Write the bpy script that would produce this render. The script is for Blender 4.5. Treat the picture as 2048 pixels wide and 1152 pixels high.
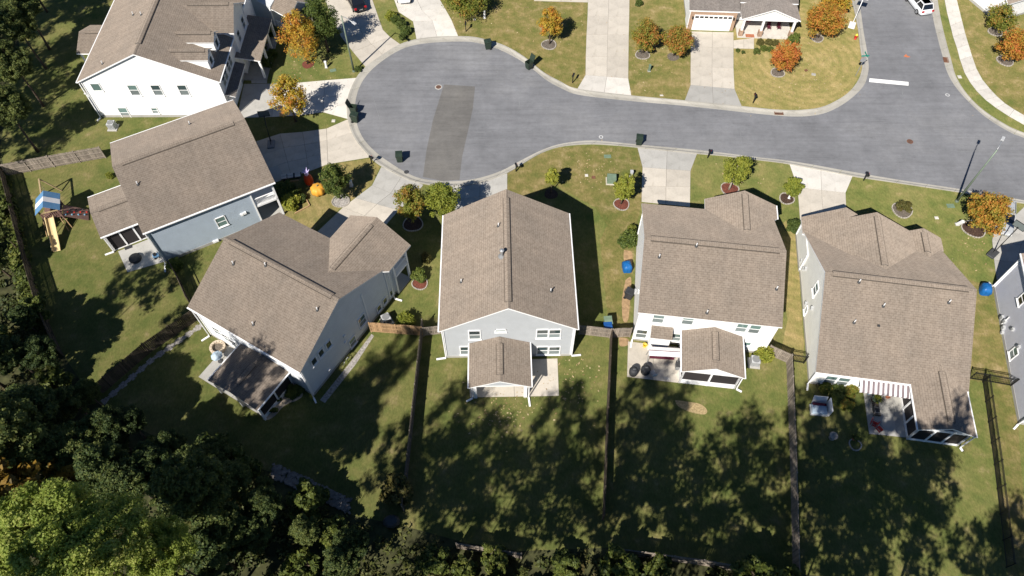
import bpy, bmesh, math, random
import numpy as np
from mathutils import Vector, Matrix
R = math.radians
random.seed(7)
scn = bpy.context.scene
for o in list(bpy.data.objects): bpy.data.objects.remove(o, do_unlink=True)
COL = scn.collection

# ---------------------------------------------------------------- camera, sky, sun, exposure
FPX, TILT, HCAM = 1470.0, 33.0, 62.0
cam = bpy.data.objects.new('camera', bpy.data.cameras.new('camera')); COL.objects.link(cam)
cam.data.sensor_width = 36; cam.data.lens = 36*FPX/2048
cam.data.clip_start = 1; cam.data.clip_end = 2000
cam.location = (0, 0, HCAM); cam.rotation_euler = (R(TILT), 0, 0)
scn.camera = cam
SUN_EL, SUN_AZ = 43.0, 31.2       # shadows run 31 degrees east of the picture's up direction
wld = bpy.data.worlds.new('World'); scn.world = wld; wld.use_nodes = True
wn = wld.node_tree.nodes; bg = wn['Background']
sky = wn.new('ShaderNodeTexSky'); sky.sky_type = 'NISHITA'; sky.sun_disc = False
sky.sun_elevation = R(SUN_EL); sky.sun_rotation = R(180+SUN_AZ); sky.ozone_density = 7.0; sky.dust_density = 0.0
wld.node_tree.links.new(sky.outputs[0], bg.inputs[0]); bg.inputs[1].default_value = 0.05
sun = bpy.data.objects.new('sun', bpy.data.lights.new('sun', 'SUN')); COL.objects.link(sun)
sun.data.energy = 5.0; sun.data.angle = R(0.53); sun.data.color = (1, .94, .85)
sd = Vector((math.sin(R(SUN_AZ))*math.cos(R(SUN_EL)), math.cos(R(SUN_AZ))*math.cos(R(SUN_EL)), -math.sin(R(SUN_EL))))
sun.rotation_euler = sd.to_track_quat('-Z', 'Y').to_euler(); sun.location = (-60, -90, 120)
vs = scn.view_settings; vs.view_transform = 'Standard'; vs.look = 'None'; vs.gamma = 1; vs.use_curve_mapping = False
vs.exposure = 0.62
scn.cycles.max_bounces = 6; scn.cycles.transparent_max_bounces = 6

# ---------------------------------------------------------------- survey helper: photo point -> site metres at height z
_c, _s = math.cos(R(TILT)), math.sin(R(TILT))
def G(px, py, z=0.0):
    a, b = (px-1024)/FPX, -(py-576)/FPX
    d = (a, _c*b+_s, _s*b-_c); t = (z-HCAM)/d[2]
    return Vector((t*d[0], t*d[1], z))
def PX(p):
    y, z = p[1], p[2]-HCAM
    q = (p[0], _c*y+_s*z, -_s*y+_c*z)
    return 1024+FPX*q[0]/-q[2], 576-FPX*q[1]/-q[2]
def rise(base, top):
    """height over ground point base (photo) whose image is nearest to top (photo)"""
    B = G(*base); best = (1e9, 0)
    for i in range(2, 300):
        x, y = PX((B.x, B.y, i*.1)); e = (x-top[0])**2+(y-top[1])**2
        if e < best[0]: best = (e, i*.1)
    return best[1]

# ---------------------------------------------------------------- mesh collector
class MB:
    def __init__(s): s.v = []; s.f = []; s.m = []; s.uv = []
    def add(s, vs, fs, mi=0, uvs=None):
        b = len(s.v); s.v += [tuple(v) for v in vs]
        for k, f in enumerate(fs):
            s.f.append(tuple(i+b for i in f)); s.m.append(mi); s.uv.append(uvs[k] if uvs else None)
        return s
    def box(s, c, d, rz=0, mi=0, mat=None):
        x, y, z = d[0]/2, d[1]/2, d[2]/2
        vs = [Vector((a*x, b*y, e*z)) for e in (-1, 1) for b in (-1, 1) for a in (-1, 1)]
        m = mat if mat else Matrix.Rotation(rz, 3, 'Z')
        vs = [m @ v+Vector(c) for v in vs]
        return s.add(vs, [(0, 2, 3, 1), (4, 5, 7, 6), (0, 1, 5, 4), (2, 6, 7, 3), (0, 4, 6, 2), (1, 3, 7, 5)], mi)
    def bar(s, a, b, w, h=None, mi=0):
        a, b = Vector(a), Vector(b); d = b-a; L = d.length
        q = d.to_track_quat('X', 'Z').to_matrix()
        return s.box((a+b)/2, (L, w, h or w), mat=q, mi=mi)
    def prism(s, poly, z0, z1, mi=0, mside=None):
        n = len(poly); vs = [(p[0], p[1], z0) for p in poly]+[(p[0], p[1], z1) for p in poly]
        s.add(vs, [tuple(range(n-1, -1, -1)), tuple(range(n, 2*n))], mi)
        s.add(vs, [(i, (i+1) % n, n+(i+1) % n, n+i) for i in range(n)], mi if mside is None else mside)
        return s
    def slab(s, poly, th, udir=(1, 0, 0), mi=0, ms=1):
        """sloping sheet: poly counter-clockwise from above, closed downwards by th; UV in metres on top"""
        n = len(poly); P = [Vector(p) for p in poly]
        nr = Vector((0, 0, 0))
        for i in range(n): nr += (P[i]-P[0]).cross(P[(i+1) % n]-P[0])
        nr.normalize()
        if nr.z < 0: P.reverse(); nr = -nr
        u = Vector(udir); u = (u-nr*u.dot(nr)).normalized(); w = nr.cross(u)
        s.add(P, [tuple(range(n))], mi, [[(p.dot(u), p.dot(w)) for p in P]])
        Q = [p-Vector((0, 0, th)) for p in P]
        s.add(P+Q, [tuple(range(2*n-1, n-1, -1))]+[(i, n+i, n+(i+1) % n, (i+1) % n) for i in range(n)], ms)
        return s
    def tube(s, pts, r, n=8, mi=0, caps=True):
        pts = [Vector(p) for p in pts]; rr = r if isinstance(r, (list, tuple)) else [r]*len(pts)
        vs = []; fs = []
        for i, p in enumerate(pts):
            d = (pts[min(i+1, len(pts)-1)]-pts[max(i-1, 0)]).normalized()
            ref = Vector((0, 0, 1)) if abs(d.z) < .95 else Vector((1, 0, 0))
            a = d.cross(ref).normalized(); b = d.cross(a)
            for k in range(n):
                t = 2*math.pi*k/n; vs.append(p+(a*math.cos(t)+b*math.sin(t))*rr[i])
        for i in range(len(pts)-1):
            for k in range(n):
                fs.append((i*n+k, i*n+(k+1) % n, (i+1)*n+(k+1) % n, (i+1)*n+k))
        if caps: fs += [tuple(range(n)), tuple(range(len(pts)*n-1, (len(pts)-1)*n-1, -1))]
        return s.add(vs, fs, mi)
    def lathe(s, prof, n=16, c=(0, 0, 0), mi=0, sx=1, sy=1):
        vs = []; fs = []
        for r, z in prof:
            for k in range(n):
                t = 2*math.pi*k/n; vs.append((c[0]+sx*r*math.cos(t), c[1]+sy*r*math.sin(t), c[2]+z))
        for i in range(len(prof)-1):
            for k in range(n): fs.append((i*n+k, i*n+(k+1) % n, (i+1)*n+(k+1) % n, (i+1)*n+k))
        fs += [tuple(range(n-1, -1, -1)), tuple(range((len(prof)-1)*n, len(prof)*n))]
        return s.add(vs, fs, mi)
    def mesh(s, name, mats, smooth=False, recalc=True):
        me = bpy.data.meshes.new(name); me.from_pydata(s.v, [], s.f)
        for m in (mats if isinstance(mats, (list, tuple)) else [mats]): me.materials.append(MT[m])
        me.polygons.foreach_set('material_index', s.m)
        if any(u for u in s.uv):
            l = me.uv_layers.new(name='UVMap')
            for p, u in zip(me.polygons, s.uv):
                if u:
                    for k, li in enumerate(p.loop_indices): l.data[li].uv = u[k]
        if recalc:
            bm = bmesh.new(); bm.from_mesh(me); bmesh.ops.recalc_face_normals(bm, faces=bm.faces); bm.to_mesh(me); bm.free()
        if smooth: me.polygons.foreach_set('use_smooth', [True]*len(me.polygons))
        me.update(); return me
    def build(s, name, mats, parent=None, smooth=False, recalc=True, loc=None, rz=0):
        return put(name, s.mesh(name, mats, smooth, recalc), parent, loc, rz)
def put(name, me, parent=None, loc=None, rz=0):
    o = bpy.data.objects.new(name, me); COL.objects.link(o)
    if parent: o.parent = parent
    if loc is not None: o.location = loc
    o.rotation_euler = (0, 0, rz); return o
def tag(o, label, cat, group=None):
    o['label'] = label; o['category'] = cat
    if group: o['group'] = group
    return o
def thing(name, label, cat, loc=(0, 0, 0), rz=0, group=None):
    o = bpy.data.objects.new(name, None); COL.objects.link(o); o.empty_display_size = .2
    o.location = loc; o.rotation_euler = (0, 0, rz)
    return tag(o, label, cat, group)
def struct(o): o['kind'] = 'structure'; return o
def stuff(o): o['kind'] = 'stuff'; return o
def dup(o, parent=None):
    c = o.copy(); COL.objects.link(c); c.parent = parent
    for ch in o.children: dup(ch, c)
    return c
def bevel(o, w, seg=2):
    me = o.data; bm = bmesh.new(); bm.from_mesh(me)
    bmesh.ops.bevel(bm, geom=bm.edges[:], offset=w, segments=seg, affect='EDGES', profile=.7)
    bm.to_mesh(me); bm.free(); return o

# ---------------------------------------------------------------- materials
MT = {}
def nt(name):
    m = bpy.data.materials.new(name); m.use_nodes = True; MT[name] = m
    t = m.node_tree; return m, t, t.nodes['Principled BSDF']
def nd(t, typ, **kw):
    n = t.nodes.new('ShaderNode'+typ)
    for k, v in kw.items():
        if k in n.inputs: n.inputs[k].default_value = v
        else: setattr(n, k, v)
    return n
def coords(t, kind='Object', scale=(1, 1, 1), rot=(0, 0, 0)):
    tc = nd(t, 'TexCoord'); mp = nd(t, 'Mapping'); mp.inputs['Scale'].default_value = scale; mp.inputs['Rotation'].default_value = rot
    t.links.new(tc.outputs[kind], mp.inputs[0]); return mp.outputs[0]
def noise(t, vec, scale, detail=4, rough=.55):
    n = nd(t, 'TexNoise'); n.inputs['Scale'].default_value = scale; n.inputs['Detail'].default_value = detail; n.inputs['Roughness'].default_value = rough
    t.links.new(vec, n.inputs['Vector']); return n.outputs['Fac']
def ramp(t, fac, stops, interp='LINEAR'):
    r = nd(t, 'ValToRGB'); e = r.color_ramp.elements; r.color_ramp.interpolation = interp
    while len(e) > 1: e.remove(e[0])
    e[0].position, e[0].color = stops[0][0], (*stops[0][1], 1)
    for p, c in stops[1:]:
        x = e.new(p); x.color = (*c, 1)
    t.links.new(fac, r.inputs[0]); return r.outputs[0]
def g3(v): return (v, v, v)
def mix(t, fac, a, b, mode='MIX'):
    m = nd(t, 'Mix', data_type='RGBA', blend_type=mode)
    for s, i in ((fac, 0), (a, 6), (b, 7)):
        if hasattr(s, 'type') or hasattr(s, 'is_linked'): t.links.new(s, m.inputs[i])
        else: m.inputs[i].default_value = s if i == 0 else (*s, 1)
    return m.outputs[2]
def bump(t, p, h, strength=.3, dist=.02):
    b = nd(t, 'Bump'); b.inputs['Strength'].default_value = strength; b.inputs['Distance'].default_value = dist
    t.links.new(h, b.inputs['Height']); t.links.new(b.outputs[0], p.inputs['Normal'])
def plain(name, c, rough=.6, var=.12, scale=3.0, metal=0, spec=.3, kind='Object', bmp=0):
    m, t, p = nt(name); v = coords(t, kind)
    n = noise(t, v, scale, 5)
    lo = tuple(x*(1-var) for x in c); hi = tuple(min(1, x*(1+var)) for x in c)
    t.links.new(ramp(t, n, [(.3, lo), (.7, hi)]), p.inputs['Base Color'])
    p.inputs['Roughness'].default_value = rough; p.inputs['Metallic'].default_value = metal
    p.inputs['Specular IOR Level'].default_value = spec
    if bmp: bump(t, p, noise(t, v, scale*8, 3), bmp)
    return m

def rough_diffuse(p):
    if 'Diffuse Roughness' in p.inputs: p.inputs['Diffuse Roughness'].default_value = 1.0
def mat_grass(name, A, B_, off=0.0, mow=None):
    m, t, p = nt(name); v = coords(t); v2 = coords(t, scale=(1, .45, 1), rot=(0, 0, R(20)))
    big = noise(t, v, .13, 5, .6); mid = noise(t, v, .62, 6, .68); fine = noise(t, v2, 6, 6, .78); vf = noise(t, v, 24, 2, .7)
    a = ramp(t, big, [(.36, A[0]), (.5, A[1]), (.64, A[2])])
    b = ramp(t, mid, [(.36-off, B_[0]), (.5-off, B_[1]), (.6-off, B_[2]), (.72-off, B_[3])])
    c = mix(t, .6, a, b)
    c = mix(t, .75, c, ramp(t, fine, [(.25, g3(.5)), (.5, g3(1)), (.8, g3(1.6))]), 'MULTIPLY')
    c = mix(t, .5, c, ramp(t, vf, [(.3, g3(.55)), (.7, g3(1.4))]), 'MULTIPLY')
    if mow:
        tc = nd(t, 'TexCoord'); mp = nd(t, 'Mapping'); mp.inputs['Location'].default_value = (-mow[0], -mow[1], 0); t.links.new(tc.outputs['Object'], mp.inputs[0])
        w = nd(t, 'TexWave', wave_type='RINGS', rings_direction='Z'); w.inputs['Scale'].default_value = .32; w.inputs['Distortion'].default_value = 2.5; w.inputs['Detail'].default_value = 3; t.links.new(mp.outputs[0], w.inputs['Vector'])
        c = mix(t, .8, c, ramp(t, w.outputs['Fac'], [(.2, (.9, .93, .86)), (.8, (1.08, 1.06, 1.06))]), 'MULTIPLY')
    t.links.new(c, p.inputs['Base Color']); p.inputs['Roughness'].default_value = .95; p.inputs['Specular IOR Level'].default_value = .1
    rough_diffuse(p); bump(t, p, fine, .6, .05)
mat_grass('grass', [(.086, .11, .03), (.132, .14, .044), (.18, .162, .066)], [(.074, .1, .026), (.124, .132, .04), (.172, .155, .058), (.29, .225, .125)])
mat_grass('grass_dry', [(.16, .145, .05), (.22, .18, .075), (.27, .215, .1)], [(.13, .135, .04), (.2, .17, .065), (.26, .205, .09), (.36, .275, .15)], 0, (36.5, 74.5))
mat_grass('grass_patchy', [(.085, .1, .028), (.145, .13, .045), (.2, .158, .072)], [(.07, .092, .022), (.125, .118, .037), (.195, .155, .066), (.32, .24, .14)], .03)
def mat_asphalt(name, k, tint=(1, 1, 1)):
    m, t, p = nt(name); v = coords(t)
    vs_ = coords(t, scale=(.12, 1.6, 1), rot=(0, 0, R(6)))
    big = noise(t, v, .25, 5, .6); st = noise(t, vs_, 1.0, 6, .65); fine = noise(t, v, 18, 3, .8)
    c = ramp(t, big, [(.3, tuple(x*k*.88 for x in tint)), (.7, tuple(x*k*1.1 for x in tint))])
    c = mix(t, .8, c, ramp(t, st, [(.3, g3(.84)), (.5, g3(1)), (.7, g3(1.12))]), 'MULTIPLY')
    c = mix(t, .5, c, ramp(t, fine, [(.25, g3(.72)), (.75, g3(1.28))]), 'MULTIPLY')
    vl = coords(t, scale=(.06, 1.3, 1), rot=(0, 0, R(5)))
    ln = ramp(t, noise(t, vl, 2.6, 3, .5), [(.488, g3(1)), (.5, g3(.74)), (.512, g3(1))])
    msk = ramp(t, noise(t, v, .22, 3), [(.48, g3(0)), (.6, g3(1))])
    c = mix(t, msk, c, mix(t, 1, c, ln, 'MULTIPLY'))
    c = mix(t, .6, c, ramp(t, noise(t, v, .09, 6, .7), [(.34, g3(.8)), (.5, g3(1)), (.62, (1.18, 1.17, 1.14))]), 'MULTIPLY')
    c = mix(t, .5, c, ramp(t, noise(t, v, 1.4, 6, .75), [(.3, g3(.76)), (.5, g3(1)), (.7, g3(1.18))]), 'MULTIPLY')
    t.links.new(c, p.inputs['Base Color']); p.inputs['Roughness'].default_value = .9; p.inputs['Specular IOR Level'].default_value = .2
    bump(t, p, fine, .25, .01)
mat_asphalt('asphalt', .186, (.985, 1.0, 1.06)); mat_asphalt('asphalt_patch', .142, (1.04, 1.0, .95))
def mat_concrete(name, c):
    m, t, p = nt(name); v = coords(t)
    oi = nd(t, 'ObjectInfo')
    big = noise(t, v, .5, 6, .65); fine = noise(t, v, 9, 4, .7)
    col = ramp(t, big, [(.3, tuple(x*.84 for x in c)), (.5, c), (.72, tuple(min(1, x*1.1) for x in c))])
    col = mix(t, .5, col, ramp(t, fine, [(.25, g3(.84)), (.75, g3(1.14))]), 'MULTIPLY')
    col = mix(t, .8, col, ramp(t, noise(t, v, 1.3, 5, .7), [(.28, (.78, .77, .74)), (.45, g3(1))]), 'MULTIPLY')
    col = mix(t, 1, col, ramp(t, oi.outputs['Random'], [(0, g3(.87)), (1, g3(1.05))]), 'MULTIPLY')
    t.links.new(col, p.inputs['Base Color']); p.inputs['Roughness'].default_value = .85; p.inputs['Specular IOR Level'].default_value = .25
    bump(t, p, fine, .15, .01)
mat_concrete('concrete_tan', (.5, .458, .395)); mat_concrete('concrete_white', (.6, .57, .52))
mat_concrete('concrete_grey', (.39, .38, .355)); mat_concrete('kerb_concrete', (.38, .362, .32))
def mat_shingle(name, c1, c2, c3):
    m, t, p = nt(name); v = coords(t, 'UV')
    br = nd(t, 'TexBrick', offset=.5); t.links.new(v, br.inputs['Vector'])
    for k, x in (('Color1', c1), ('Color2', c2), ('Mortar', tuple(q*.55 for q in c1))): br.inputs[k].default_value = (*x, 1)
    br.inputs['Scale'].default_value = 1; br.inputs['Mortar Size'].default_value = .016; br.inputs['Mortar Smooth'].default_value = .3
    br.inputs['Bias'].default_value = -.1; br.inputs['Brick Width'].default_value = .38; br.inputs['Row Height'].default_value = .21
    n1 = noise(t, v, .35, 4); n2 = noise(t, v, 3.2, 4, .7); n3 = noise(t, v, 14, 2, .8)
    c = mix(t, ramp(t, n2, [(.42, g3(0)), (.66, g3(.7))]), br.outputs['Color'], c3)
    c = mix(t, .7, c, ramp(t, n1, [(.3, (.84, .85, .86)), (.7, (1.12, 1.1, 1.08))]), 'MULTIPLY')
    c = mix(t, .5, c, ramp(t, noise(t, coords(t, 'UV', (1.6, .12, 1)), 1.0, 4, .6), [(.35, g3(.86)), (.6, g3(1.08))]), 'MULTIPLY')
    c = mix(t, .55, c, ramp(t, n3, [(.25, g3(.82)), (.75, g3(1.18))]), 'MULTIPLY')
    t.links.new(c, p.inputs['Base Color']); p.inputs['Roughness'].default_value = .92; p.inputs['Specular IOR Level'].default_value = .15
    rough_diffuse(p); bump(t, p, br.outputs['Fac'], -.5, .02)
mat_shingle('shingle', (.218, .18, .147), (.25, .209, .172), (.282, .239, .2))
mat_shingle('shingle_grey', (.155, .138, .128), (.19, .17, .158), (.22, .2, .185))
def mat_siding(name, c, lap=.155):
    m, t, p = nt(name); v = coords(t)
    sp = nd(t, 'SeparateXYZ'); t.links.new(v, sp.inputs[0])
    d = nd(t, 'Math', operation='DIVIDE'); t.links.new(sp.outputs['Z'], d.inputs[0]); d.inputs[1].default_value = lap
    fr = nd(t, 'Math', operation='FRACT'); t.links.new(d.outputs[0], fr.inputs[0])
    n = noise(t, v, 1.2, 4)
    col = ramp(t, n, [(.3, tuple(x*.95 for x in c)), (.7, tuple(min(1, x*1.04) for x in c))])
    col = mix(t, 1, col, ramp(t, fr.outputs[0], [(0, g3(.62)), (.07, g3(.72)), (.12, g3(1)), (1, g3(1))]), 'MULTIPLY')
    t.links.new(col, p.inputs['Base Color']); p.inputs['Roughness'].default_value = .55; p.inputs['Specular IOR Level'].default_value = .3
    inv = nd(t, 'Math', operation='SUBTRACT'); inv.inputs[0].default_value = 1; t.links.new(fr.outputs[0], inv.inputs[1])
    bump(t, p, inv.outputs[0], .6, .012)
mat_siding('siding_white', (.82, .82, .81)); mat_siding('siding_grey', (.5, .52, .54)); mat_siding('siding_pale', (.43, .45, .47))
mat_siding('siding_blue', (.36, .42, .49)); mat_siding('siding_beige', (.8, .8, .76)); mat_siding('siding_lilac', (.52, .53, .59)); mat_siding('siding_dusk', (.66, .69, .72))
plain('trim', (.8, .8, .8), .5, .04); plain('white_plastic', (.72, .72, .72), .4, .06); plain('brick_veneer', (.34, .23, .16), .9, .35, 9)
plain('garage_panel', (.8, .79, .78), .5, .03); plain('black_metal', (.012, .012, .013), .45, .2, spec=.5)
plain('vent_edge_shade', (.1, .082, .066), .9, .15)
plain('dark_grey', (.05, .052, .055), .6, .2); plain('light_grey', (.42, .43, .44), .5, .12); plain('mid_grey', (.2, .205, .21), .55, .12)
plain('galvanised', (.45, .46, .47), .45, .15, metal=.6); plain('lamp_green', (.16, .2, .155), .5, .15, metal=.2)
plain('bin_green', (.022, .036, .025), .5, .2, spec=.4); plain('bin_blue', (.01, .07, .25), .5, .15, spec=.4)
plain('box_green', (.15, .21, .15), .55, .14); plain('tarp_blue', (.01, .1, .3), .4, .2, 5, bmp=.4); plain('tarp_dark', (.03, .032, .036), .6, .2, 5, bmp=.4)
plain('red_paint', (.45, .03, .02), .45, .1); plain('yellow_paint', (.75, .55, .06), .45, .1); plain('white_paint', (.78, .78, .76), .6, .1, 6)
plain('sign_green', (.02, .22, .17), .4, .1); plain('rust', (.16, .075, .045), .8, .3, 8); plain('orange_mark', (.5, .16, .07), .8, .3, 8)
plain('mulch', (.06, .035, .025), .95, .5, 9, bmp=.8); plain('mulch_red', (.14, .045, .03), .95, .4, 9, bmp=.8); plain('mulch_grey', (.13, .11, .09), .95, .4, 9, bmp=.8); plain('edging_stone', (.36, .33, .29), .9, .3, 3)
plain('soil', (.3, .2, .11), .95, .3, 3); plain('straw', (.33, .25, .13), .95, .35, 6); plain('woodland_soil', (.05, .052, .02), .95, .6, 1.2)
plain('gravel_stone', (.2, .18, .16), .95, .4, 3); plain('river_stone', (.3, .28, .26), .9, .45, 5, bmp=.8)
plain('bark', (.09, .065, .045), .95, .4, 5, bmp=.6); plain('bark_pale', (.3, .26, .21), .9, .3, 5)
plain('car_white', (.75, .76, .78), .25, .02, spec=.6); plain('car_black', (.008, .008, .01), .18, .05, spec=.8); plain('car_silver', (.5, .52, .54), .25, .04, metal=.3, spec=.6)
plain('tyre', (.015, .015, .016), .9, .1); plain('tail_red', (.4, .012, .015), .25, .05, spec=.6)
plain('fabric_maroon', (.09, .015, .03), .9, .15); plain('fabric_blue', (.14, .3, .42), .85, .12); plain('fabric_skyblue', (.38, .47, .55), .85, .12); plain('fabric_white', (.7, .68, .68), .85, .05); plain('fabric_stripe', (.17, .135, .145), .85, .1)
plain('toy_blue', (.1, .22, .38), .55, .1); plain('slide_yellow', (.6, .46, .24), .4, .06, spec=.4); plain('inflate_orange', (.62, .3, .04), .5, .08); plain('inflate_red', (.55, .06, .012), .5, .1); plain('inflate_lilac', (.5, .44, .7), .5, .06); plain('terracotta', (.4, .15, .08), .8, .15)
plain('tan_wood', (.42, .28, .15), .85, .25, 4); plain('grey_stone', (.3, .27, .23), .9, .3, 3); plain('tan_block', (.46, .38, .29), .9, .25)
def mat_wood(name, c):
    m, t, p = nt(name); v = coords(t, scale=(1, 1, .15)); ge = nd(t, 'NewGeometry')
    n = noise(t, v, 9, 5, .7)
    col = ramp(t, n, [(.3, tuple(x*.65 for x in c)), (.7, tuple(x*1.25 for x in c))])
    col = mix(t, 1, col, ramp(t, ge.outputs['Random Per Island'], [(0, g3(.68)), (1, g3(1.2))]), 'MULTIPLY')
    t.links.new(col, p.inputs['Base Color']); p.inputs['Roughness'].default_value = .9; p.inputs['Specular IOR Level'].default_value = .15
mat_wood('fence_grey', (.17, .145, .12)); mat_wood('fence_tan', (.36, .235, .13)); mat_wood('fence_dark', (.10, .08, .06)); mat_wood('fence_weathered', (.27, .23, .19)); mat_wood('play_wood', (.2, .12, .1)); mat_wood('play_pale', (.4, .3, .17))
def mat_glass(name, c, rough=.04, spec=.9):
    m, t, p = nt(name); oi = nd(t, 'ObjectInfo')
    t.links.new(ramp(t, oi.outputs['Random'], [(0, tuple(x*.7 for x in c)), (1, tuple(x*1.3 for x in c))]), p.inputs['Base Color'])
    p.inputs['Roughness'].default_value = rough; p.inputs['Specular IOR Level'].default_value = spec
mat_glass('glass', (.035, .055, .06)); mat_glass('glass_teal', (.12, .185, .175), .1); mat_glass('glass_screen', (.17, .2, .2), .5, .3); mat_glass('glass_black', (.008, .009, .012), .03, 1)
mat_glass('screen_mesh', (.03, .027, .028), .6, .2)
def mat_leaf(name, pal, zone=.5, tr=.3, scale=.7, orand=.3):
    m, t, p = nt(name); ge = nd(t, 'NewGeometry'); oi = nd(t, 'ObjectInfo'); v = coords(t)
    nz = noise(t, v, scale, 3)
    mr = nd(t, 'MapRange'); t.links.new(nz, mr.inputs[0]); mr.inputs[1].default_value = .3; mr.inputs[2].default_value = .7
    def math_(op, a, b):
        q = nd(t, 'Math', operation=op)
        for i, s in enumerate((a, b)):
            if isinstance(s, (int, float)): q.inputs[i].default_value = s
            else: t.links.new(s, q.inputs[i])
        return q.outputs[0]
    f = math_('ADD', math_('MULTIPLY', mr.outputs[0], zone), math_('MULTIPLY', ge.outputs['Random Per Island'], 1-zone))
    f = math_('ADD', f, math_('MULTIPLY', math_('SUBTRACT', oi.outputs['Random'], .5), orand))
    k = len(pal); c = ramp(t, f, [((i+.5)/k, x) for i, x in enumerate(pal)])
    t.links.new(c, p.inputs['Base Color']); p.inputs['Roughness'].default_value = .6; p.inputs['Specular IOR Level'].default_value = .25
    tb = nd(t, 'BsdfTranslucent'); t.links.new(mix(t, .5, c, tuple(min(1, x*1.3) for x in pal[k//2])), tb.inputs[0])
    ms = nd(t, 'MixShader'); ms.inputs[0].default_value = tr
    t.links.new(p.outputs[0], ms.inputs[1]); t.links.new(tb.outputs[0], ms.inputs[2])
    t.links.new(ms.outputs[0], t.nodes['Material Output'].inputs[0])
GRN, DGRN, YGRN, YEL, ORG, RED = (.07, .1, .02), (.032, .055, .014), (.17, .185, .03), (.42, .32, .04), (.46, .2, .03), (.38, .085, .035)
mat_leaf('leaf_green', [(.055, .085, .022), (.09, .125, .028), (.13, .17, .035), (.19, .21, .04)], .45, .4); mat_leaf('leaf_yellow', [YGRN, (.32, .29, .04), (.48, .35, .05), (.52, .26, .04), (.48, .15, .04)], .6, .4); mat_leaf('leaf_orange', [(.16, .19, .035), (.36, .29, .045), (.52, .28, .055), (.54, .2, .05), (.46, .13, .05)], .55, .45)
mat_leaf('leaf_mixed', [(.11, .15, .03), (.17, .2, .036), (.23, .25, .045), (.38, .24, .05), (.48, .17, .055)], .62, .45); mat_leaf('leaf_yellowgreen', [(.14, .18, .03), (.23, .26, .042), (.3, .32, .05), (.38, .36, .06)], .45, .45)
mat_leaf('leaf_bush', [(.045, .07, .018), (.08, .11, .024), (.11, .14, .03)], .4); mat_leaf('leaf_lime', [(.12, .15, .02), (.2, .22, .03), (.25, .26, .04)], .4); mat_leaf('leaf_brown', [(.07, .08, .02), (.12, .1, .03), (.1, .1, .025)], .4)
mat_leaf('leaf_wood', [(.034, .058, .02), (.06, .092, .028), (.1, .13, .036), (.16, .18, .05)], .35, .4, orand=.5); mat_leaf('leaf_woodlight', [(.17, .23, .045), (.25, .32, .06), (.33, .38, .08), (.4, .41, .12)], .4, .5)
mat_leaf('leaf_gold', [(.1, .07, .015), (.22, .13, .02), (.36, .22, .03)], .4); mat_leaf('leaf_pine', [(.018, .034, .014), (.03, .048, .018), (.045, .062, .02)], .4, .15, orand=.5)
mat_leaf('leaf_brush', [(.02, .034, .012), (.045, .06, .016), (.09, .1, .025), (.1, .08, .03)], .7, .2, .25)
mat_leaf('leaf_fallen', [(.25, .17, .08), (.4, .3, .16), (.45, .36, .22)], .3, .1)
mat_leaf('leaf_weeds', [(.04, .06, .015), (.085, .11, .02), (.15, .16, .035)], .6, .25, .4)

# ---------------------------------------------------------------- ground, road, kerbs, pavements
def catmull(P, n=6):
    out = []
    for i in range(len(P)-1):
        a, b, c, d = P[max(i-1, 0)], P[i], P[i+1], P[min(i+2, len(P)-1)]
        for k in range(n):
            t = k/n
            out.append((b*2+(c-a)*t+(a*2-b*5+c*4-d)*t*t+(b*3-a-c*3+d)*t**3)*.5)
    out.append(P[-1]); return out
def resample(P, n):
    L = [0]
    for i in range(1, len(P)): L.append(L[-1]+(P[i]-P[i-1]).length)
    out = []; j = 0
    for k in range(n):
        s = L[-1]*k/(n-1)
        while j < len(P)-2 and L[j+1] < s: j += 1
        t = (s-L[j])/max(1e-9, L[j+1]-L[j]); out.append(P[j].lerp(P[j+1], t))
    return out
def length(P): return sum((P[i+1]-P[i]).length for i in range(len(P)-1))
def gp(pts, z=0): return [G(x, y, z) for x, y in pts]

g = MB().add([(-700, -500, 0), (700, -500, 0), (700, 900, 0), (-700, 900, 0)], [(0, 1, 2, 3)]).build('ground', 'grass'); struct(g)

W_OUT = [(1684, -130), (1692, -60), (1702.7, 0), (1709, 26), (1715.7, 60), (1719.6, 94), (1723.5, 120), (1723.5, 138), (1715.7, 161.5), (1697.5, 185), (1671, 203), (1640, 216), (1601, 221), (1567, 221), (1536, 219),
 (1484, 213.5), (1368.5, 201.8), (1262, 192), (1154, 178.4), (1121, 164), (1087.5, 145.8), (1056, 120), (1025, 100), (996, 87), (952, 75.5), (916, 73.5), (872, 74.5), (833, 79.4), (799, 90), (762.5, 112), (731, 135), (713, 156),
 (697.4, 190), (693.5, 221), (698, 250), (710, 279), (739, 313.8), (762.5, 333), (809, 356.8), (840.6, 367), (882, 373), (924, 372), (965, 364.6), (1014.6, 346.4), (1045.8, 328), (1082, 307), (1121, 294), (1176, 289), (1225, 291), (1275, 295.6),
 (1393, 308), (1448, 312.5), (1510, 320), (1579, 329), (1704, 353), (1770, 363), (1911, 384), (1952.7, 392), (2048, 407.6), (2200, 433), (2400, 470)]
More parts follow.
